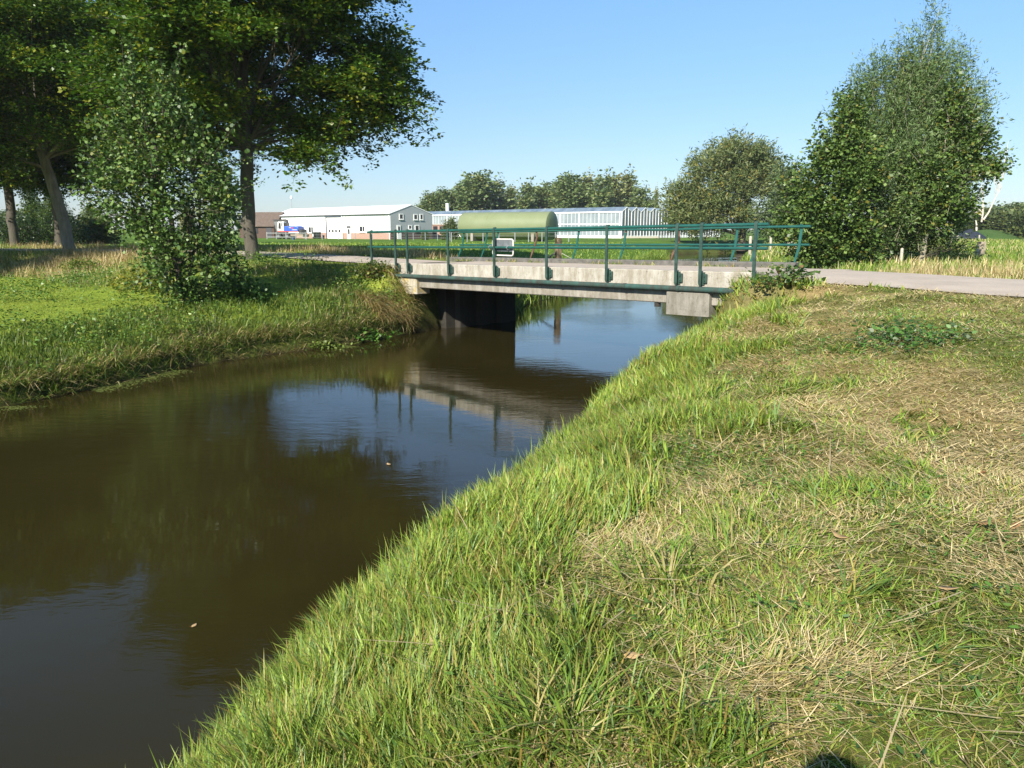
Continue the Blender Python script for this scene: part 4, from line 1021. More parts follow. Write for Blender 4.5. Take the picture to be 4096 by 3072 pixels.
# rail fence before the excavator and wire fence along the field
def post_line(name, label, pts, hp, n, mat, rail_z, rail_r, cat='fence', post_r=.05):
    a = Vector(pts[0]); f = empty(name, (a.x, a.y, tz(a.x, a.y)), 0, label, cat); base = Vector((a.x, a.y, tz(a.x, a.y)))
    tot = []
    for p, q in zip(pts[:-1], pts[1:]):
        for t in np.linspace(0, 1, n, endpoint=False): tot.append((p[0] + (q[0] - p[0]) * t, p[1] + (q[1] - p[1]) * t))
    tot.append(pts[-1][:2]); L = [Vector((x, y, tz(x, y))) - base for x, y in tot]
    for p in L: MB().tube([p - Vector((0, 0, .3)), p + Vector((0, 0, hp))], post_r, 6).build('post', mat, f)
    for rz_ in rail_z: MB().tube([p + Vector((0, -post_r, rz_)) for p in L], rail_r, 5).build('rail' if rail_r > .02 else 'wire', mat, f)
    return f
post_line('rail_fence', 'grey two-rail fence in front of the shed and excavator', [(xs(1068, 134), 134), (xs(1222, 131), 131)], 1.15, 4, simple('grey fence timber', (.30, .32, .31), .8), (1.0, .35), .06, post_r=.07)
post_line('wire_fence', 'thin wire fence with grey posts running along the yard in front of the warehouse', [(xs(1226, 127), 127), (xs(1560, 118), 118), (xs(1800, 112), 112)], 1.2, 5, GALV, (1.15, .75, .35), .014)
post_line('wire_fence', 'wire fence with grey posts in front of the green tank', [(xs(1806, 95), 95), (xs(2060, 94), 94), (xs(2275, 95), 95)], 1.15, 4, GALV, (1.1, .7), .013, post_r=.06)
post_line('wire_fence', 'dark low mesh fence at the far end of the glasshouse near the river willow', [(xs(2636, 118), 118), (xs(2700, 117), 117)], 1.3, 4, DARKM, (1.25, .95, .65, .35, .1), .012)
lp = empty('lamp_post', (xs(1174, 170), 170, tz(xs(1174, 170), 170)), 0, 'thin pole with a small white lamp rising behind the warehouse roof', 'lamp')
hz = at(1174, 795, 170).z - lp.location.z
MB().tube([(0, 0, 0), (0, 0, hz)], .035, 6).build('pole', GALV, lp); MB().tube([(-.1, 0, hz), (0, 0, hz + .05), (0, 0, hz + .45), (0, 0, hz + .6)], [.08, .3, .22, .1], 10).build('lamp_head', FRAMEW, lp)
tb = empty('timber_board', (*at(2487, 946, 140)[:2], 0), GH.rz + 1.57, 'long low pale timber edging along the end of the glasshouse', 'timber')
tb.rotation_euler.z = 0.05; tb.location.z = tz(*tb.location[:2]); MB().box(0, 6.6, 0, .2, .12, .42).build('board', PALET, tb)
for q in (.3, 3.2, 6.2): MB().box(q, q + .2, .21, .35, -.2, .40).build('support', TIMBER, tb)
tr = empty('water_trough', (xs(1172, 122), 122, tz(xs(1172, 122), 122)), 0, 'small blue-grey drinking trough on the field in front of the excavator', 'trough')
MB().tube([(0, 0, -.1), (0, 0, .42), (0, 0, .42), (0, 0, .36)], [.25, .27, .24, .23], 12).build('tub', simple('blue grey plastic', (.05, .09, .13), .5), tr, True); MB().tube([(.27, 0, .1), (.45, 0, .1), (.45, 0, .5)], .03, 6).build('pipe', DARKM, tr)
for (u, v, d, lb) in [(1775 / UM, 930 / UM, 118, 'leafy green shrub in front of the pink brick outbuilding'), (1700 / UM, 932 / UM, 120, 'small green shrub below the gable windows of the warehouse'), (1803 / UM, 893 / UM, 128, 'yellow-green climber bush beside the green tank top')]:
    x, b_ = ray(u * UM, v * UM); x *= d; zb = tz(x, d); s_ = (EYE + b_ * d - zb) / 2.6
    dup(sh, (x, d, zb), d, (s_ * .5, s_ * .5, s_), lb, 'shrubs in the yard')

# ------------------------------------------------------------------ pasture posts
def stake(px, y0, y1, wpx, mat, label, lean=0.0, square=False, d=None, name='fence_post', cat='post', group='pasture fence posts'):
    if d is None:
        d = 20.0
        for _ in range(60):
            a, b_ = ray(px, y1); z_ = tz(a * d, d); dn = (z_ - EYE) / b_ if b_ < 0 else 60; d = d * .6 + .4 * min(max(dn, 10), 90)
    a, b_ = ray(px, y0); x = a * d; zb = tz(x, d); h = EYE + b_ * d - zb; r = wpx / 3150 * d / 2
    t = empty(name, (x, d, zb), random.uniform(0, 1.5), label, cat, group)
    mb = MB()
    if square: mb.hexa([(-r, -r, -.4), (r, -r, -.4), (r, r, -.4), (-r, r, -.4), (-r + lean, -r, h), (r + lean, -r, h * .99), (r + lean, r, h * .97), (-r + lean, r, h * .99)])
    else: mb.tube([(0, 0, -.4), (lean * .5, 0, h * .5), (lean, 0, h - r * .5), (lean, 0, h)], [r, r, r * .97, r * .6], 10)
    mb.build('stake', mat, t, not square, bevel=.012 if square else 0)
    st_ = MB(); st_.tube([(lean * .8 - r - .01, -.012, h * .75), (lean * .8, -r - .012, h * .75), (lean * .8 + r + .01, -.012, h * .75)], .006, 5); st_.build('wire_staple', GALV, t)
    return t
stake(3609, 992, 1062, 12, PALET, 'slim pale grey post standing in the road verge before the willow')
stake(3285, 974, 1014, 24, TIMBER, 'thick short weathered post at the end of the far bridge railing', square=True)
stake(3003, 944, 975, 12, PALET, 'pale slightly flared post in the dark gap left of the alder clump', -.05, d=62)
stake(3086, 950, 980, 10, PALET, 'slim pale post leaning left, just right of the far railing end', -.08, d=56)
stake(3157, 945, 982, 11, PALET, 'leftmost of three close pale posts beside the alder clump', 0, d=50)
stake(3171, 946, 982, 9, PALET, 'middle and thinnest of three close pale posts beside the alder clump', .03, d=49)
stake(3182, 951, 983, 11, TIMBER, 'rightmost and darkest of three close posts beside the alder clump', .04, d=48)
stake(3831, 941, 968, 8, PALET, 'slim white post in the right meadow just below the black heap', .06, d=80)
stake(3804, 958, 1008, 13, TIMBER, 'brownish leaning post at the right end of the alder clump', .08, d=36)
stake(3928, 966, 1010, 28, TIMBER, 'thick grey brown timber post in the right meadow', square=True, d=35)
stake(3909, 980, 1010, 12, PALET, 'short pale stump leaning against the thick post in the right meadow', .03, d=34.6)
stake(3918, 940, 962, 6, PALET, 'thin pale stick behind the thick post in the right meadow', .0, d=84)
# strainer post beyond the bridge with brace and rope
sp = empty('fence_post', (2.25, 38.5, tz(2.25, 38.5)), .6, 'thick square timber strainer post on the river bank seen behind the bridge railing', 'post'); hs = 2.60 - sp.location.z
MB().hexa([(-.13, -.13, -.5), (.13, -.13, -.5), (.13, .13, -.5), (-.13, .13, -.5), (-.11, -.12, hs), (.13, -.12, hs - .01), (.13, .13, hs - .03), (-.11, .13, hs)]).build('stake', simple('brown timber', (.24, .175, .10), .9, 0, .4, 10, bmp=.6), sp, bevel=.015)
MB().tube([(-.1, 0, hs * .62), (-1.9, .6, -.05)], .045, 7).build('brace', TIMBER, sp); MB().tube([(.1, -.1, hs * .6), (2.0, -.9, .05)], .012, 5).build('stay_wire', simple('pale rope', (.6, .58, .52), .8), sp)

# black sheeted heap and green mound
hp = empty('black_heap', (*at(3880, 939, 140)[:2], 0), 0, 'dark sheeted heap with rounded top in the right meadow', 'heap'); hp.location.z = tz(*hp.location[:2])
def heap(name, mat, parent, rx, ry, h, seed, off=(0, 0, 0), pw=1.25):
    n, k = 26, 12; V = []; Q = []
    for i in range(k + 1):
        t = i / k
        for j in range(n):
            a_ = 2 * math.pi * j / n; q = 1 + .10 * (vn(math.cos(a_) * 2 + 5, math.sin(a_) * 2 + 5, 1.0, seed) - .5) * 2
            V.append((off[0] + rx * t * q * math.cos(a_), off[1] + ry * t * q * math.sin(a_), off[2] + h * (1 - t ** pw) + .12 * float(vn(t * 5, a_ * 2, 1.2, seed) - .5) - .15 * (i == k)))
    for i in range(k):
        for j in range(n): Q.append((i * n + j, (i + 1) * n + j, (i + 1) * n + (j + 1) % n, i * n + (j + 1) % n))
    return mesh_np(name, np.array(V), [np.array(Q)], mat, parent, np.tile(np.array([.05, .095, .028]), (len(V), 1)), True)
heap('sheet', simple('dark blue grey sheeting', (.022, .026, .038), .55, 0, .3, 1.5), hp, 3.1, 2.6, 1.7, 4)
mo = empty('grass_mound', (*at(3950, 939, 145)[:2], 0), 0, 'green grassy mound behind and right of the dark heap', 'mound'); mo.location.z = tz(*mo.location[:2])
heap('turf', GROUND_MAT, mo, 7.5, 4.0, 1.6, 8, pw=1.5)
# ------------------------------------------------------------------ grass
GRASSM = leaf_mat('grass blades', .45, .30, .30)
def blades(x, y, z, L, W, az, lean, bend, col, segs=2):
    N = len(x); P = np.stack([x, y, z], -1); rows = []
    tw = az + math.pi / 2 + rng.normal(size=N) * .5
    wv_ = np.stack([np.cos(tw), np.sin(tw), np.zeros(N)], -1) * (W / 2)[:, None]
    for i in range(segs + 1):
        f = (1, .85, .0)[i] if segs == 2 else (1, 1, .75, 0)[i]
        if i < segs: rows += [P - wv_ * f, P + wv_ * f]
        else: rows += [P]
        th = lean + bend * (i + .5) / segs
        P = P + np.stack([np.sin(th) * np.cos(az), np.sin(th) * np.sin(az), np.cos(th)], -1) * (L / segs)[:, None]
    V = np.stack(rows, 1); m_ = V.shape[1]; k = np.arange(N)[:, None] * m_
    q = [k + np.array([[2 * i, 2 * i + 1, 2 * i + 3, 2 * i + 2]]) for i in range(segs - 1)]
    t = k + np.array([[2 * segs - 2, 2 * segs - 1, 2 * segs]])
    return V.reshape(-1, 3), np.concatenate(q), t, np.repeat(col, m_, 0)
class Grass:
    def __init__(self): self.V = []; self.Q = []; self.T = []; self.C = []; self.n = 0
    def add(self, *a, **k):
        V, q, t, c = blades(*a, **k); self.V.append(V); self.Q.append(q + self.n); self.T.append(t + self.n); self.C.append(c); self.n += len(V)
    def build(self, name, label):
        o_ = mesh_np(name, np.concatenate(self.V), [np.concatenate(self.Q), np.concatenate(self.T)], GRASSM, None, np.concatenate(self.C))
        return tag(o_, label, 'grass', kind='stuff')
def sample(x0, x1, y0, y1, dens):
    n = int((x1 - x0) * (y1 - y0) * dens); x = rng.uniform(x0, x1, n); y = rng.uniform(y0, y1, n)
    m_ = (np.abs(x) < y * .70 + 2.2); return x[m_], y[m_]
def pal(cols, w, n): return np.array(cols)[rng.choice(len(cols), size=n, p=w)]
GRN = [(.205, .310, .042), (.275, .365, .058), (.115, .200, .030), (.175, .285, .090), (.37, .37, .095)]
HAY = [(.64, .52, .27), (.52, .40, .18), (.72, .61, .36), (.32, .23, .10)]
U = rng.uniform
def near_bank(G, x0, x1, y0, y1, dens, wb):
    x, y = sample(x0, x1, y0, y1, dens)
    z, d, left, dr, ins, s, n = terrain(x, y, True)
    k = (~left) & (~ins) & (dr < -2.15) & ~((s > -2) & (s < 9.9) & (n > .05))
    x, y, z, d, dr, s = x[k], y[k], z[k], d[k], dr[k], s[k]; N = len(x)
    n1 = fbm(x, y, .55, 21); n2 = fbm(x, y, 1.5, 77); n3 = vn(x, y, 2.6, 91)
    lush = np.clip(sstep(2.5 - d + (n2 - .5) * 3.0, 0, 1.3), 0, 1)
    tus = (n2 > .60) & (n3 > .42)
    hay = np.clip(.37 + .10 * sstep(d, 2.5, 5) + (n1 - .5) * 2.3 + (n3 - .5) * .7, .12, .80) * (1 - lush * .80)
    hay = np.where(tus, hay * .35, hay)
    bare = (n1 > .60) & (n3 > .60) & (lush < .2)
    keep = ~(bare & (U(0, 1, N) < .7)); x, y, z, d, lush, tus, hay, dr, n3, n1 = [q[keep] for q in (x, y, z, d, lush, tus, hay, dr, n3, n1)]; N = len(x)
    ish = U(0, 1, N) < hay
    isl = (~ish) & (U(0, 1, N) < lush)
    L = (1 - .25 * sstep(d, 2.5, 4.5)) * np.where(ish, np.where(U(0, 1, N) < .16, U(.12, .24, N), U(.025, .11, N)), np.where(isl, U(.10, .27, N) * (.7 + .6 * n3), np.where(tus, U(.10, .24, N), U(.03, .12, N))))
    lean = np.where(ish, U(1.15, 1.60, N), np.where(isl, np.abs(rng.normal(.25, .22, N)), np.where(tus, U(.4, 1.2, N), U(.5, 1.45, N))))
    bend = np.where(ish, U(-.15, .25, N), np.where(isl, U(.2, 1.3, N), np.where(tus, U(.4, 1.2, N), U(0, .7, N))))
    fl = vn(x, y, .8, 55) * 12.0
    az = np.where(U(0, 1, N) < .55, fl + rng.normal(size=N) * .6, U(0, 6.28, N))
    W = wb * np.where(ish, U(.6, 1.1, N), U(.75, 1.5, N)) * np.where(isl | tus, U(.9, 1.7, N), 1.0)
    col = np.where(ish[:, None], pal(HAY, [.4, .25, .2, .15], N), pal(GRN, [.36, .24, .22, .1, .08], N))
    col = np.where((isl & (n3 > .35))[:, None], pal(GRN, [.34, .34, .12, .14, .06], N), col)
    yl = (~ish) & (U(0, 1, N) < .24); col[yl] = pal([(.28, .27, .06), (.34, .29, .10), (.27, .19, .05)], [.5, .3, .2], int(yl.sum()))
    col = col * U(.72, 1.22, N)[:, None] * (.78 + .44 * n1)[:, None]
    zz = z - .01 + np.where(ish, U(0, .05, N), 0)
    G.add(x, y, zz, L, W, az, lean, bend, col, segs=3 if wb < .008 else 2)
G = Grass()
near_bank(G, -3.5, 5, 1.0, 3.2, 9500, .0046)
near_bank(G, -3.5, 6, 3.2, 5.2, 6800, .0056)
near_bank(G, -2.5, 8, 5.2, 8.5, 3600, .0078)
near_bank(G, -1, 11, 8.5, 13, 1900, .011)
near_bank(G, 0, 16, 13, 22, 900, .015)
# long loose straw stalks
x, y = sample(-1.5, 7, 1.6, 9, 9); z, d, left, dr, ins, s, n = terrain(x, y, True); k = (~left) & (d > 1) & (dr < -3); x, y, z = x[k], y[k], z[k]; N = len(x)
G.add(x, y, z + U(.02, .09, N), U(.25, .75, N), U(.004, .009, N), U(0, 6.28, N), U(1.35, 1.62, N), U(-.1, .1, N), pal([(.52, .42, .24), (.42, .33, .17)], [.6, .4], N), segs=3)
# big drooping tussocks
def tussock(G, cx, cy, n_, L0, L1, W0, cols, rad=.16, up=.55):
    a = U(0, 6.28, n_); r = np.abs(rng.normal(0, rad, n_)); x = cx + np.cos(a) * r; y = cy + np.sin(a) * r
    z = terrain(x, y); N = n_; L0 *= .8; L1 *= .8
    G.add(x, y, z - .01, U(L0, L1, N), U(.7, 1.4, N) * W0, a + rng.normal(size=N) * .5, np.abs(rng.normal(up, .3, N)), U(.7, 2.0, N), pal(cols, [1 / len(cols)] * len(cols), N) * U(.8, 1.2, N)[:, None], segs=3)
TG_ = [(.15, .25, .035), (.20, .29, .045), (.11, .19, .03), (.28, .29, .07), (.36, .31, .12)]
def gp(px, py):
    d = 5.0
    for _ in range(80):
        a, b_ = ray(px, py); z_ = tz(a * d, d); d = d * .7 + .3 * min(max((z_ - EYE) / b_, .8), 60)
    return a * d, d
for px, py, n_, L0, L1, w_ in [(2680, 2330, 150, .18, .42, .009), (2560, 2290, 90, .18, .38, .009), (2280, 2900, 160, .2, .5, .008), (2100, 2960, 110, .2, .5, .008), (1850, 2750, 90, .18, .40, .007), (2480, 2060, 90, .16, .34, .010), (2700, 1640, 140, .2, .42, .012), (2840, 1600, 90, .2, .36, .012), (2920, 2230, 80, .2, .4, .008),
                             (3750, 2500, 60, .14, .3, .008), (3000, 2080, 60, .16, .36, .009), (2250, 2300, 80, .16, .34, .008), (1500, 2500, 80, .2, .42, .008), (1150, 2800, 90, .22, .48, .007), (2900, 1930, 70, .16, .32, .010), (3580, 2060, 70, .14, .3, .009), (3830, 2200, 50, .14, .28, .009), (3100, 2750, 60, .14, .3, .007)]:
    x_, y_ = gp(px, py); tussock(G, x_, y_, n_, L0, L1, w_, TG_)
# tall blades at the very edge of the water, close by
t_ = np.linspace(0, 1, 260); P_ = RW[3:10]; seg = np.concatenate([P_[i] + (P_[i + 1] - P_[i]) * np.linspace(0, 1, 260)[:, None] for i in range(len(P_) - 1)])
seg = seg + rng.normal(size=seg.shape) * .10 + np.array([.16, -.02]); N = len(seg); z = np.maximum(terrain(seg[:, 0], seg[:, 1]), .0)
G.add(seg[:, 0], seg[:, 1], z, U(.15, .40, N), U(.005, .010, N), U(0, 6.28, N), np.abs(rng.normal(.15, .15, N)), U(.0, .8, N), pal(GRN, [.3, .35, .1, .15, .1], N) * U(.8, 1.2, N)[:, None], segs=3)
G.build('bank_grass', 'tufted green grass and cut hay covering the near bank')

G = Grass()
# left bank, rough and lush
x, y = sample(-24, 0, 3, 30, 620); z, d, left, dr, ins, s, n = terrain(x, y, True)
k = left & (~ins) & (dr < -2.3) & (d < 1.9 + 1.5 * vn(x, y, .8, 5)) & ~((s > -1.9) & (n > .0)); x, y, z, d, dr = x[k], y[k], z[k], d[k], dr[k]; N = len(x)
n1 = fbm(x, y, .5, 31); hayp = np.clip((n1 - .5) * 1.6 + .06 + .2 * (d < .7), .03, .55); ish = U(0, 1, N) < hayp
L = np.where(ish, U(.10, .32, N), U(.08, .28, N)) * np.where(d > 2.3, .6, 1) * (.6 + .8 * vn(x, y, 1.7, 61)); col = np.where(ish[:, None], pal(HAY, [.35, .3, .1, .25], N) * .6, pal(GRN, [.34, .10, .44, .08, .04], N)) * U(.55, 1.1, N)[:, None] * (.45 + .75 * fbm(x, y, 1.1, 131))[:, None]
G.add(x, y, z - .02, L, U(.009, .022, N), U(0, 6.28, N), np.where(ish, U(.2, 1.2, N), np.abs(rng.normal(.3, .25, N))), U(.1, 1.2, N), col)
# dark overhanging fringe at the water's edge
P_ = LW[2:10]; seg = np.concatenate([P_[i] + (P_[i + 1] - P_[i]) * np.linspace(0, 1, 700)[:, None] for i in range(len(P_) - 1)]); seg = seg + rng.normal(size=seg.shape) * .12 + np.array([-.15, .10]); N = len(seg)
z = np.maximum(terrain(seg[:, 0], seg[:, 1]), .02); azw = rng.normal(-.6, .9, N)
G.add(seg[:, 0], seg[:, 1], z, U(.2, .5, N), U(.01, .02, N), azw, U(.2, 1.1, N), U(.5, 1.6, N), pal(GRN + HAY, [.2, .12, .16, .06, .04, .14, .16, .04, .08], N) * U(.55, 1.1, N)[:, None])
N = 3600; s_ = U(-4.5, .1, N); n_ = U(-2.6, -.05, N); p = B0 + s_[:, None] * BD + n_[:, None] * BN; z, d, left, dr, ins, s, n = terrain(p[:, 0], p[:, 1], True); k = (~ins); p = p[k]; z = z[k]; N = len(z)
G.add(p[:, 0], p[:, 1], z - .02, U(.10, .34, N), U(.009, .018, N), U(0, 6.28, N), U(.1, .8, N), U(.1, 1.1, N), pal(GRN + HAY, [.26, .08, .32, .05, .05, .08, .06, .02, .08], N) * U(.5, 1.0, N)[:, None])
# straw hanging over the water at the abutment corner
N = 2600; s_ = U(-1.6, .3, N); n_ = U(-1.5, -.05, N); p = B0 + s_[:, None] * BD + n_[:, None] * BN; z, d, left, dr, ins, s, n = terrain(p[:, 0], p[:, 1], True); k = (~ins) & (d < 1.3); p = p[k]; z = z[k]; N = len(z)
G.add(p[:, 0], p[:, 1], z + .03, U(.35, .85, N), U(.008, .016, N), rng.normal(-.75, .5, N), U(.5, 1.2, N), U(1.0, 1.9, N), pal([(.46, .35, .16), (.34, .24, .10), (.52, .42, .22), (.20, .23, .05)], [.35, .3, .15, .2], N) * U(.7, 1.15, N)[:, None], segs=3)
G.build('left_bank_grass', 'rough grass and hanging straw along the left bank')

G = Grass()
# mown lawn
x, y = sample(-26, -3, 7, 33, 330); z, d, left, dr, ins, s, n = terrain(x, y, True); k = left & (~ins) & (dr < -8) & (d > 1.9); x, y, z = x[k], y[k], z[k]; N = len(x)
G.add(x, y, z - .01, U(.018, .045, N), U(.014, .026, N), U(0, 6.28, N), U(.1, .9, N), U(0, .8, N), pal([(.23, .305, .042), (.28, .345, .052), (.18, .26, .036), (.33, .35, .09)], [.4, .3, .2, .1], N) * U(.8, 1.15, N)[:, None])
G.build('lawn_grass', 'short mown lawn on the left bank')

G = Grass()
# dry verges on both sides of the road
def verge(x0, x1, y0, y1, dens, side, ws=1.0):
    x, y = sample(x0, x1, y0, y1, dens); z, d, left, dr, ins, s, n = terrain(x, y, True)
    wid = (np.where(s < -5, 9.0, 6.0) if side < 0 else 5.6) + 2.0 * (vn(x, y, .4, 8) - .5); hw = 2.05 + .3 * vn(x, y, 1.3, 66)
    k = (~ins) & (dr * side > hw) & (dr * side < wid) & ~((s > -2.1) & (s < 10.9) & (n > -.05) & (n < 4.95)) & (d > .5)
    if side < 0: k &= left
    x, y, z, dr, left, s = x[k], y[k], z[k], dr[k], left[k], s[k]; N = len(x); n1 = fbm(x, y, .45, 13); n2 = vn(x, y, 1.4, 15)
    edge = np.clip((np.abs(dr) - 2.05) / 1.5, .2, 1)
    hp_ = np.clip((.46 if x1 < 5 else .34) + (n1 - .5) * 2.2, .10, .85) * np.where(left & (s > -11) & (side < 0), .22, 1); ish = U(0, 1, N) < hp_
    L = np.where(ish, U(.25, .62, N), U(.12, .40, N)) * edge * (.45 + .75 * n2) * np.where(left & (s > -11) & (side < 0), .55, 1)
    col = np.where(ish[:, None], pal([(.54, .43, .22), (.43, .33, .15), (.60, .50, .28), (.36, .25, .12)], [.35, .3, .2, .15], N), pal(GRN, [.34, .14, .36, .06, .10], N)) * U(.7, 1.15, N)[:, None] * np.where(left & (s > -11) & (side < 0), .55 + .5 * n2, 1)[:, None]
    G.add(x, y, z - .02, L, U(.008, .018, N) * ws, U(0, 6.28, N), np.abs(rng.normal(.22, .22, N)), U(.0, .9, N), col)
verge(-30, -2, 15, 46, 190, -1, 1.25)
verge(-36, 3, 22, 52, 95, 1, 1.5)
verge(6, 26, 6, 32, 330, 1, 1.0)
G.build('verge_grass', 'tall dry verge grass beside the road')

G = Grass()
# pasture beyond
x, y = sample(-45, 50, 22, 85, 40); z, d, left, dr, ins, s, n = terrain(x, y, True); k = (~ins) & (dr > 4.5) & (U(0, 1, len(x)) < np.where(left, 26 / (y + 1), 38 / (y + 8))); x, y, z, left = x[k], y[k], z[k], left[k]; N = len(x); n1 = fbm(x, y, .3, 19)
ish = (~left) & (U(0, 1, N) < np.clip((n1 - .35) * 1.6, 0, .6))
G.add(x, y, z - .02, np.where(left, U(.07, .2, N), U(.15, .42, N)), U(.018, .04, N) * (y / 40 + .4), U(0, 6.28, N), U(.0, .7, N), U(0, .8, N), np.where(ish[:, None], pal(HAY, [.4, .3, .2, .1], N), pal(GRN, [.4, .2, .3, .05, .05], N)) * U(.8, 1.15, N)[:, None])
# sedge fringe along the upstream banks
for P_, sgn in ((LW[9:16], -1), (RW[13:18], 1)):
    seg = np.concatenate([P_[i] + (P_[i + 1] - P_[i]) * np.linspace(0, 1, 900)[:, None] for i in range(len(P_) - 1)]); seg = seg + rng.normal(size=seg.shape) * .25 + np.array([sgn * .3, 0]); N = len(seg)
    z, d, left, dr, ins, s, n = terrain(seg[:, 0], seg[:, 1], True); k = (np.abs(dr) > 3.0); seg = seg[k]; z = np.maximum(z[k], .02); N = len(seg)
    G.add(seg[:, 0], seg[:, 1], z, U(.3, .75, N), U(.02, .04, N), U(0, 6.28, N), U(.0, .5, N), U(.2, 1.2, N), pal(GRN, [.4, .2, .3, .05, .05], N) * U(.6, 1.1, N)[:, None])
# weeds along the kerbs of the bridge
N = 900; s_ = U(-3.4, 9.4, N); k = vn(s_, s_ * 0, 1.6, 44) > .42; s_ = s_[k]; N = len(s_); p = B0 + s_[:, None] * BD + (4.60 - np.abs(rng.normal(0, .06, N)))[:, None] * BN
G.add(p[:, 0], p[:, 1], BZ + s_ * BSLOPE - .10, U(.05, .20, N), U(.008, .018, N), U(0, 6.28, N), U(.1, 1.0, N), U(0, 1, N), pal(GRN + HAY, [.25, .15, .15, .05, .1, .15, .1, .03, .02], N) * U(.7, 1.1, N)[:, None])
G.build('pasture_grass', 'pasture grass and sedge beyond the road')

# broad-leaved weeds mixed into the left bank
R_ = np.random.default_rng(78); x, y = sample(-16, -1.5, 8, 31, 11); z, d, left, dr, ins, s, n = terrain(x, y, True)
k = left & (~ins) & (dr < -2.6) & ~((s > -1.9) & (n > -.2)) & (fbm(x, y, .7, 150) > np.where(d < 2.6, .44, np.where(s > -11, .50, 9))); x, y, z, d = x[k], y[k], z[k], d[k]; N = len(x)
C_ = np.concatenate([np.stack([x + U(-.1, .1, N), y + U(-.1, .1, N), z + U(.05, .32, N)], -1) for q in range(2)])
V, Fc, c = leaf_arrays(C_, 12, (.12, .12, .07), .07, .03, 1.0, R_, [(.10, .19, .03), (.15, .24, .04), (.06, .12, .022), (.24, .25, .05)], [.4, .25, .25, .1], flat=.8, six=True)
o_ = mesh_np('bank_weeds', V, [Fc], LEAFM, None, c); tag(o_, 'broad-leaved weeds growing through the grass of the left bank', 'weeds', kind='stuff')
# floating duckweed along the left bank, submerged weed trailing in the current, herbs between the grass
P_ = LW[2:9]; seg = np.concatenate([P_[i] + (P_[i + 1] - P_[i]) * rng.random(1500)[:, None] for i in range(len(P_) - 1)]); seg = seg + np.array([.42, -.26]) * np.abs(rng.normal(.35, .45, len(seg)))[:, None]
k = vn(seg[:, 0], seg[:, 1], .9, 88) > .50; seg = seg[k]; ins_ = inside(seg[:, 0], seg[:, 1]); seg = seg[ins_]; N = len(seg); a = U(0, 6.28, (N, 5)) * 0 + np.arange(5) * 1.2566 + U(0, 6, N)[:, None]; r_ = U(.008, .022, N)[:, None]
V = np.stack([seg[:, :1] + np.cos(a) * r_, seg[:, 1:] + np.sin(a) * r_, np.full((N, 5), .004) + U(0, .002, N)[:, None]], -1).reshape(-1, 3)
o_ = mesh_np('duckweed', V, [np.arange(N * 5).reshape(N, 5)], GRASSM, None, np.repeat(pal([(.16, .21, .05), (.22, .25, .07), (.12, .15, .04)], [.5, .3, .2], N), 5, 0)); tag(o_, 'pale green duckweed drifting along the foot of the left bank', 'duckweed', kind='stuff')
R_ = np.random.default_rng(77); n_ = 420; x, y = sample(-1, 7, 1.6, 11, 40); z, d, left, dr, ins, s, n = terrain(x, y, True); k = (~left) & (d > .6) & (dr < -3) & (fbm(x, y, .8, 140) > .50); x, y, z = x[k][:520], y[k][:520], z[k][:520]
V, Fc, c = leaf_arrays(np.stack([x, y, z + .035], -1), 26, (.05, .05, .02), .034, .011, 1.0, R_, [(.08, .17, .03), (.13, .23, .045), (.055, .12, .025)], [.4, .35, .25], flat=.5, six=True)
o_ = mesh_np('ground_herbs', V, [Fc], LEAFM, None, c); tag(o_, 'small dark green herbs growing between the mown grass', 'herbs', kind='stuff')

# ------------------------------------------------------------------ single plants, leaves and the photographer
def herb(name, label, cat, pos, R0, h, n, leaf, seed, stems=14, mat=LEAFM):
    R = np.random.default_rng(seed); t = empty(name, pos, 0, label, cat)
    C_ = np.stack([R.normal(0, R0 * .45, n), R.normal(0, R0 * .4, n), np.abs(R.random(n)) ** .8 * h], -1); C_[:, 2] *= np.clip(1.15 - np.hypot(C_[:, 0], C_[:, 1]) / R0 * .6, .2, 1)
    V, Fc, c = leaf_arrays(C_, leaf['n'], leaf['spread'], leaf['L'], leaf['W'], 1.0, R, leaf['cols'], leaf['w'], flat=.6, six=True)
    wz = terrain(V[:, 0] + pos[0], V[:, 1] + pos[1]) if leaf.get('hug') else None
    if wz is not None: V[:, 2] += np.maximum(wz, 0) - pos[2]
    mesh_np('leaves', V, [Fc], mat, t, c)
    mb = MB()
    for i in R.choice(n, min(stems, n), replace=False):
        e = Vector(C_[i]); b0 = Vector((e.x * .35, e.y * .35, 0)); o1, o2 = (0, 0)
        if leaf.get('hug'): o1 = max(tz(b0.x + pos[0], b0.y + pos[1]), 0) - pos[2]; o2 = max(tz(e.x + pos[0], e.y + pos[1]), 0) - pos[2]
        m2 = b0.lerp(e, .5) + Vector((0, 0, h * .25)); b0.z += o1 - .03; m2.z += (o1 + o2) / 2; e.z += o2; mb.tube([b0, m2, e], [.007, .005, .002], 5, False)
    mb.build('stems', simple('plant stem', (.12, .09, .04), .8), t)
    return t
BRAM = dict(n=12, L=.075, W=.055, spread=(.09, .09, .06), cols=[(.06, .12, .022), (.10, .17, .035), (.035, .07, .018), (.17, .11, .05)], w=[.4, .3, .2, .1])
p = bw(10.35, -.28); herb('bramble_bush', 'bramble sprawling over the right end of the bridge pipe and edge beam', 'bramble', (p.x, p.y, tz(p.x, p.y)), .36, .42, 26, BRAM, 101, 20)
p = bw(11.7, -.1); herb('bramble_bush', 'dense green bramble right of the last railing post by the road', 'bramble', (p.x, p.y, tz(p.x, p.y)), .5, .34, 48, BRAM, 102, 24)
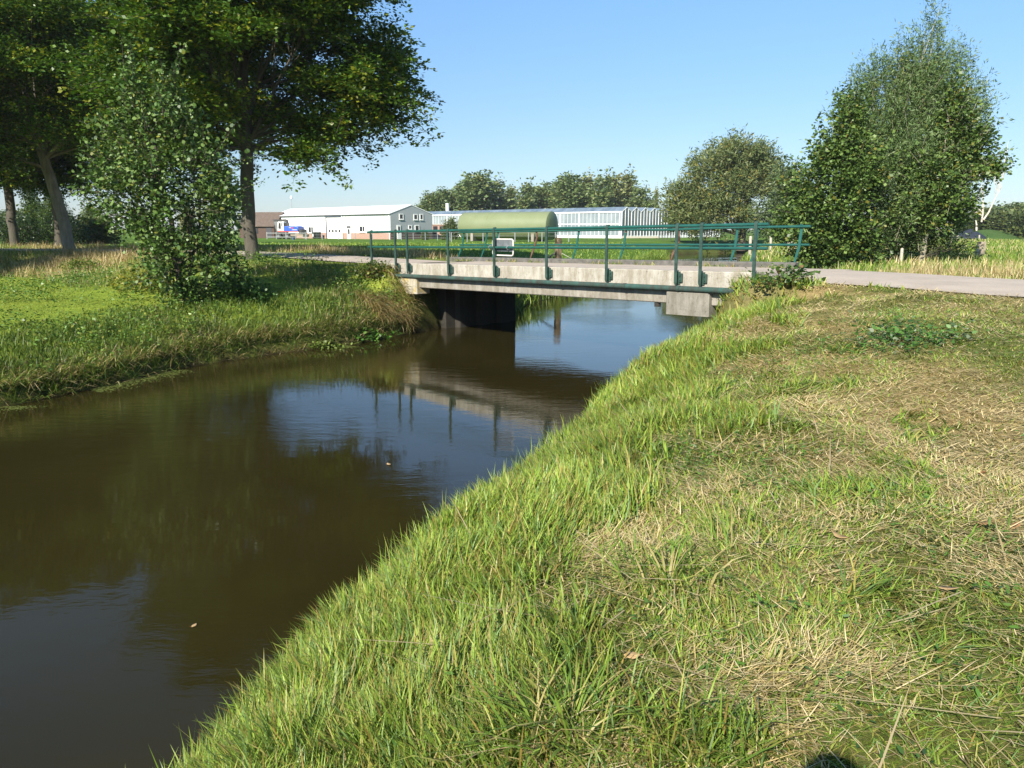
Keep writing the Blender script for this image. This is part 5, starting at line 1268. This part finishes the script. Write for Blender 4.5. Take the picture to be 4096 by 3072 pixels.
p = bw(-1.35, -.25); herb('bramble_bush', 'reddish green bramble at the left end of the near bridge railing', 'bramble', (p.x, p.y, tz(p.x, p.y)), .6, .45, 70, dict(BRAM, cols=[(.07, .11, .02), (.11, .15, .03), (.15, .10, .03)], w=[.5, .3, .2]), 103, 20)
p = bw(-.6, -.45); herb('nettle_clump', 'bright green weeds growing under the left bearing block', 'weeds', (p.x, p.y, tz(p.x, p.y)), .5, .35, 50, dict(BRAM, cols=[(.10, .20, .03), (.07, .14, .02)], w=[.6, .4]), 104, 12)
x_, y_ = gp(3610, 1372); herb('nettle_patch', 'low patch of dark green broad-leaved weeds in the mown grass near the road', 'weeds', (x_, y_, tz(x_, y_)), .70, .16, 110, dict(BRAM, hug=True, n=11, L=.055, W=.032, cols=[(.06, .14, .025), (.09, .19, .04), (.035, .08, .02), (.16, .2, .12)], w=[.45, .3, .15, .1]), 105, 20)
a_, b_ = ray(1420, 1362); d = -EYE / b_; herb('water_plant', 'bright green clump of water plants at the foot of the left bank', 'water plant', (a_ * d, d + .15, 0), .75, .30, 110, dict(BRAM, n=12, L=.10, W=.08, cols=[(.08, .19, .025), (.12, .25, .04), (.05, .12, .02)], w=[.45, .35, .2]), 106, 16)
a_, b_ = ray(1270, 1392); d = -EYE / b_; herb('water_plant', 'smaller yellowish clump of water plants left of the bright green one', 'water plant', (a_ * d, d + .12, 0), .55, .16, 60, dict(BRAM, n=11, L=.09, W=.06, cols=[(.12, .18, .03), (.16, .21, .05)], w=[.6, .4]), 107, 10)
a_, b_ = ray(1515, 1345); d = -EYE / b_; herb('water_plant', 'tiny leafy water plant under the hanging straw by the abutment', 'water plant', (a_ * d, d + .12, 0), .28, .2, 26, dict(BRAM, n=10, cols=[(.10, .22, .03), (.07, .15, .02)], w=[.6, .4]), 108, 8)
# bushes of the left verge
for i, (px, py, R0, h, lb, cs) in enumerate([(960, 1190, .9, .5, 'dark green weed clump on the lawn edge right of the waterside alder', [(.05, .11, .02), (.08, .16, .03)]), (560, 1160, .9, .55, 'yellow flowering weed clump left of the waterside alder', [(.16, .20, .03), (.24, .22, .03)]), (330, 1090, .8, .5, 'bright leafy weed clump below the leaning beech', [(.10, .17, .025), (.16, .2, .03)])]):
    x_, y_ = gp(px, py); herb('weed_clump', lb, 'weeds', (x_, y_, tz(x_, y_)), R0, h, 120, dict(BRAM, n=12, cols=cs, w=[.55, .45]), 110 + i, 14)
# fallen leaves
LF = [simple(f'dry leaf {i}', c, .8, 0, .2, 20) for i, c in enumerate([(.25, .12, .05), (.32, .18, .08), (.40, .27, .13)])]
def fallen(px, py, L, k, label, water=False):
    if water: a, b_ = ray(px, py); d = -EYE / b_; x, y, z = a * d, d, .004
    else: x, y = gp(px, py); z = tz(x, y) + .03
    t = empty('dry_leaf', (x, y, z), random.uniform(0, 6), label, 'leaf', 'fallen leaves')
    R = random.Random(int(px)); w = L * .27; cu = .25 if water else R.uniform(.3, .8)
    V = []; 
    for i in range(7):
        t_ = i / 6; ww = w * math.sin(math.pi * (t_ * .92 + .06)) ; zc_ = cu * L * (t_ - .5) ** 2
        V += [(L * (t_ - .5), -ww, zc_ + cu * ww * .45), (L * (t_ - .5), 0, zc_), (L * (t_ - .5), ww, zc_ + cu * ww * .45)]
    Q = [(3 * i + j, 3 * i + j + 1, 3 * i + j + 4, 3 * i + j + 3) for i in range(6) for j in range(2)]
    t.rotation_euler = (R.uniform(-.5, .5), R.uniform(-.4, .4), R.uniform(0, 6)) if not water else (0, 0, R.uniform(0, 6)); ob = mesh_np('blade', np.array(V), [np.array(Q)], LF[k], t, smooth=True); sm = ob.modifiers.new('t', 'SOLIDIFY'); sm.thickness = .0012
    MB().tube([(-L * .5, 0, cu * L * .25), (-L * .72, .01, cu * L * .3 + .01)], .0016, 5).build('stalk', LF[0], t)
    return t
for a in [(3360, 2175, .11, 2, 'pale tan curled leaf in the hay at mid right'), (3925, 1915, .12, 0, 'reddish brown curled leaf near the right edge, farthest of the large ones'), (3545, 1970, .08, 0, 'small brown leaf left of the reddish curled leaf'), (3655, 1978, .06, 0, 'tiny dark brown leaf between two larger brown leaves'), (3935, 2120, .11, 1, 'brown leaf close to the right edge below the reddish one'), (4062, 2125, .07, 0, 'small rust-brown leaf at the very right edge'),
          (3785, 2380, .10, 2, 'pale greyish leaf standing up in green grass at lower right'), (3205, 1655, .09, 1, 'tan leaf far back in the mown grass'), (3258, 1705, .08, 1, 'small tan leaf just nearer than the far tan one'), (3640, 1672, .12, 1, 'orange tan leaf beside the bare earth patch'), (2525, 2650, .07, 2, 'whitish folded leaf at lower left of the hay')]:
    fallen(*a)
fallen(777, 2504, .06, 2, 'yellow leaf floating on the dark water', True); fallen(1555, 1858, .10, 2, 'pale floating leaf in mid river', True)

# photographer: stands behind the lens, casts the head-shaped shadow at the bottom edge
def person():
    hx, hy = -.17, -.05; g0 = tz(hx, hy); t = empty('person', (hx, hy, g0), 0, 'person in dark jacket on the bank, seen only as a shadow at the bottom edge', 'person')
    H = EYE - g0 + .09
    J = dict(pel=(0, 0, .53 * H), wa=(0, .0, .62 * H), ch=(0, .0, .75 * H), nk=(0, .01, .845 * H), nt=(0, .03, .875 * H))
    V = [J['pel'], J['wa'], J['ch'], J['nk'], J['nt']]; R = [.15, .14, .16, .07, .062]; E = [(0, 1), (1, 2), (2, 3), (3, 4)]
    for sg_ in (-1, 1):
        k = len(V); V += [(sg_ * .10, 0, .49 * H), (sg_ * .12, .02, .27 * H), (sg_ * .13, -.02, .05 * H), (sg_ * .15, .14, .02 * H)]; R += [.095, .065, .048, .04]; E += [(0, k), (k, k + 1), (k + 1, k + 2), (k + 2, k + 3)]
        k = len(V); V += [(sg_ * .19, 0, .81 * H), (sg_ * .25, .03, .66 * H), (sg_ * .10, .10, .80 * H)]; R += [.062, .048, .036]; E += [(2, k), (k, k + 1), (k + 1, k + 2)]
    me = bpy.data.meshes.new('body'); me.from_pydata([(x, y - .0, z) for x, y, z in V], E, []); ob = bpy.data.objects.new('body', me); COL.objects.link(ob); ob.parent = t
    md = ob.modifiers.new('skin', 'SKIN')
    for i, r_ in enumerate(R): me.skin_vertices[0].data[i].radius = (r_, r_)
    me.skin_vertices[0].data[0].use_root = True
    ob.modifiers.new('sub', 'SUBSURF').render_levels = 2
    me.materials.append(simple('dark jacket cloth', (.03, .035, .05), .9))
    sk = simple('skin', (.50, .30, .21), .5)
    prof = [(0, -.125, .02), (.02, -.115, .055), (.03, -.075, .075), (.0, -.02, .088), (-.005, .04, .092), (-.01, .09, .075), (-.015, .118, .04), (-.015, .125, .01)]
    hd = MB(); hd.tube([(0, y_, .93 * H + z_) for y_, z_, r_ in prof], [r_ for y_, z_, r_ in prof], 16)
    hd.tube([(0, .075, .93 * H - .01), (0, .11, .93 * H - .035)], [.012, .018], 6)
    for sg_ in (-1, 1): hd.tube([(sg_ * .085, 0, .93 * H - .03), (sg_ * .10, -.01, .93 * H + .0), (sg_ * .088, -.005, .93 * H + .03)], [.012, .018, .01], 6)
    hd.build('head', sk, t, True)
    MB().tube([(0, -.02, .93 * H + .0), (0, -.022, .93 * H + .06), (0, -.02, .93 * H + .12), (0, -.02, .93 * H + .137)], [.098, .103, .075, .02], 16).build('hair', simple('brown hair', (.06, .04, .025), .8), t, True)
    for sg_ in (-1, 1):
        h_ = MB(); o_ = Vector((sg_ * .085, .125, .815 * H)); h_.tube([o_ - Vector((0, .03, .03)), o_, o_ + Vector((-sg_ * .01, .03, .05))], [.028, .036, .03], 8)
        for q in range(4): h_.tube([o_ + Vector((-sg_ * (.0 + q * .003), .045 - q * .014, .045)), o_ + Vector((-sg_ * .03, .05 - q * .014, .075 - q * .004)), o_ + Vector((-sg_ * .055, .04 - q * .014, .07 - q * .008))], [.0095, .009, .007], 6)
        h_.tube([o_ + Vector((-sg_ * .02, -.01, .0)), o_ + Vector((-sg_ * .05, .0, .03)), o_ + Vector((-sg_ * .055, .012, .05))], [.012, .010, .008], 6)
        h_.build('hand', sk, t, True)
    return t
person()
# ------------------------------------------------------------------ summer air
m = bpy.data.materials.new('pale summer haze'); m.use_nodes = True; nt = m.node_tree
for n in list(nt.nodes): nt.nodes.remove(n)
out = nt.nodes.new('ShaderNodeOutputMaterial'); v = nt.nodes.new('ShaderNodeVolumePrincipled')
v.inputs['Color'].default_value = (.93, .96, 1.0, 1); v.inputs['Density'].default_value = .00022; v.inputs['Anisotropy'].default_value = .2
nt.links.new(v.outputs[0], out.inputs['Volume'])
tag(MB().box(-1900, 1900, -120, 3300, -2, 40).build('haze', m), 'thin pale air over the meadows', 'haze', kind='stuff')
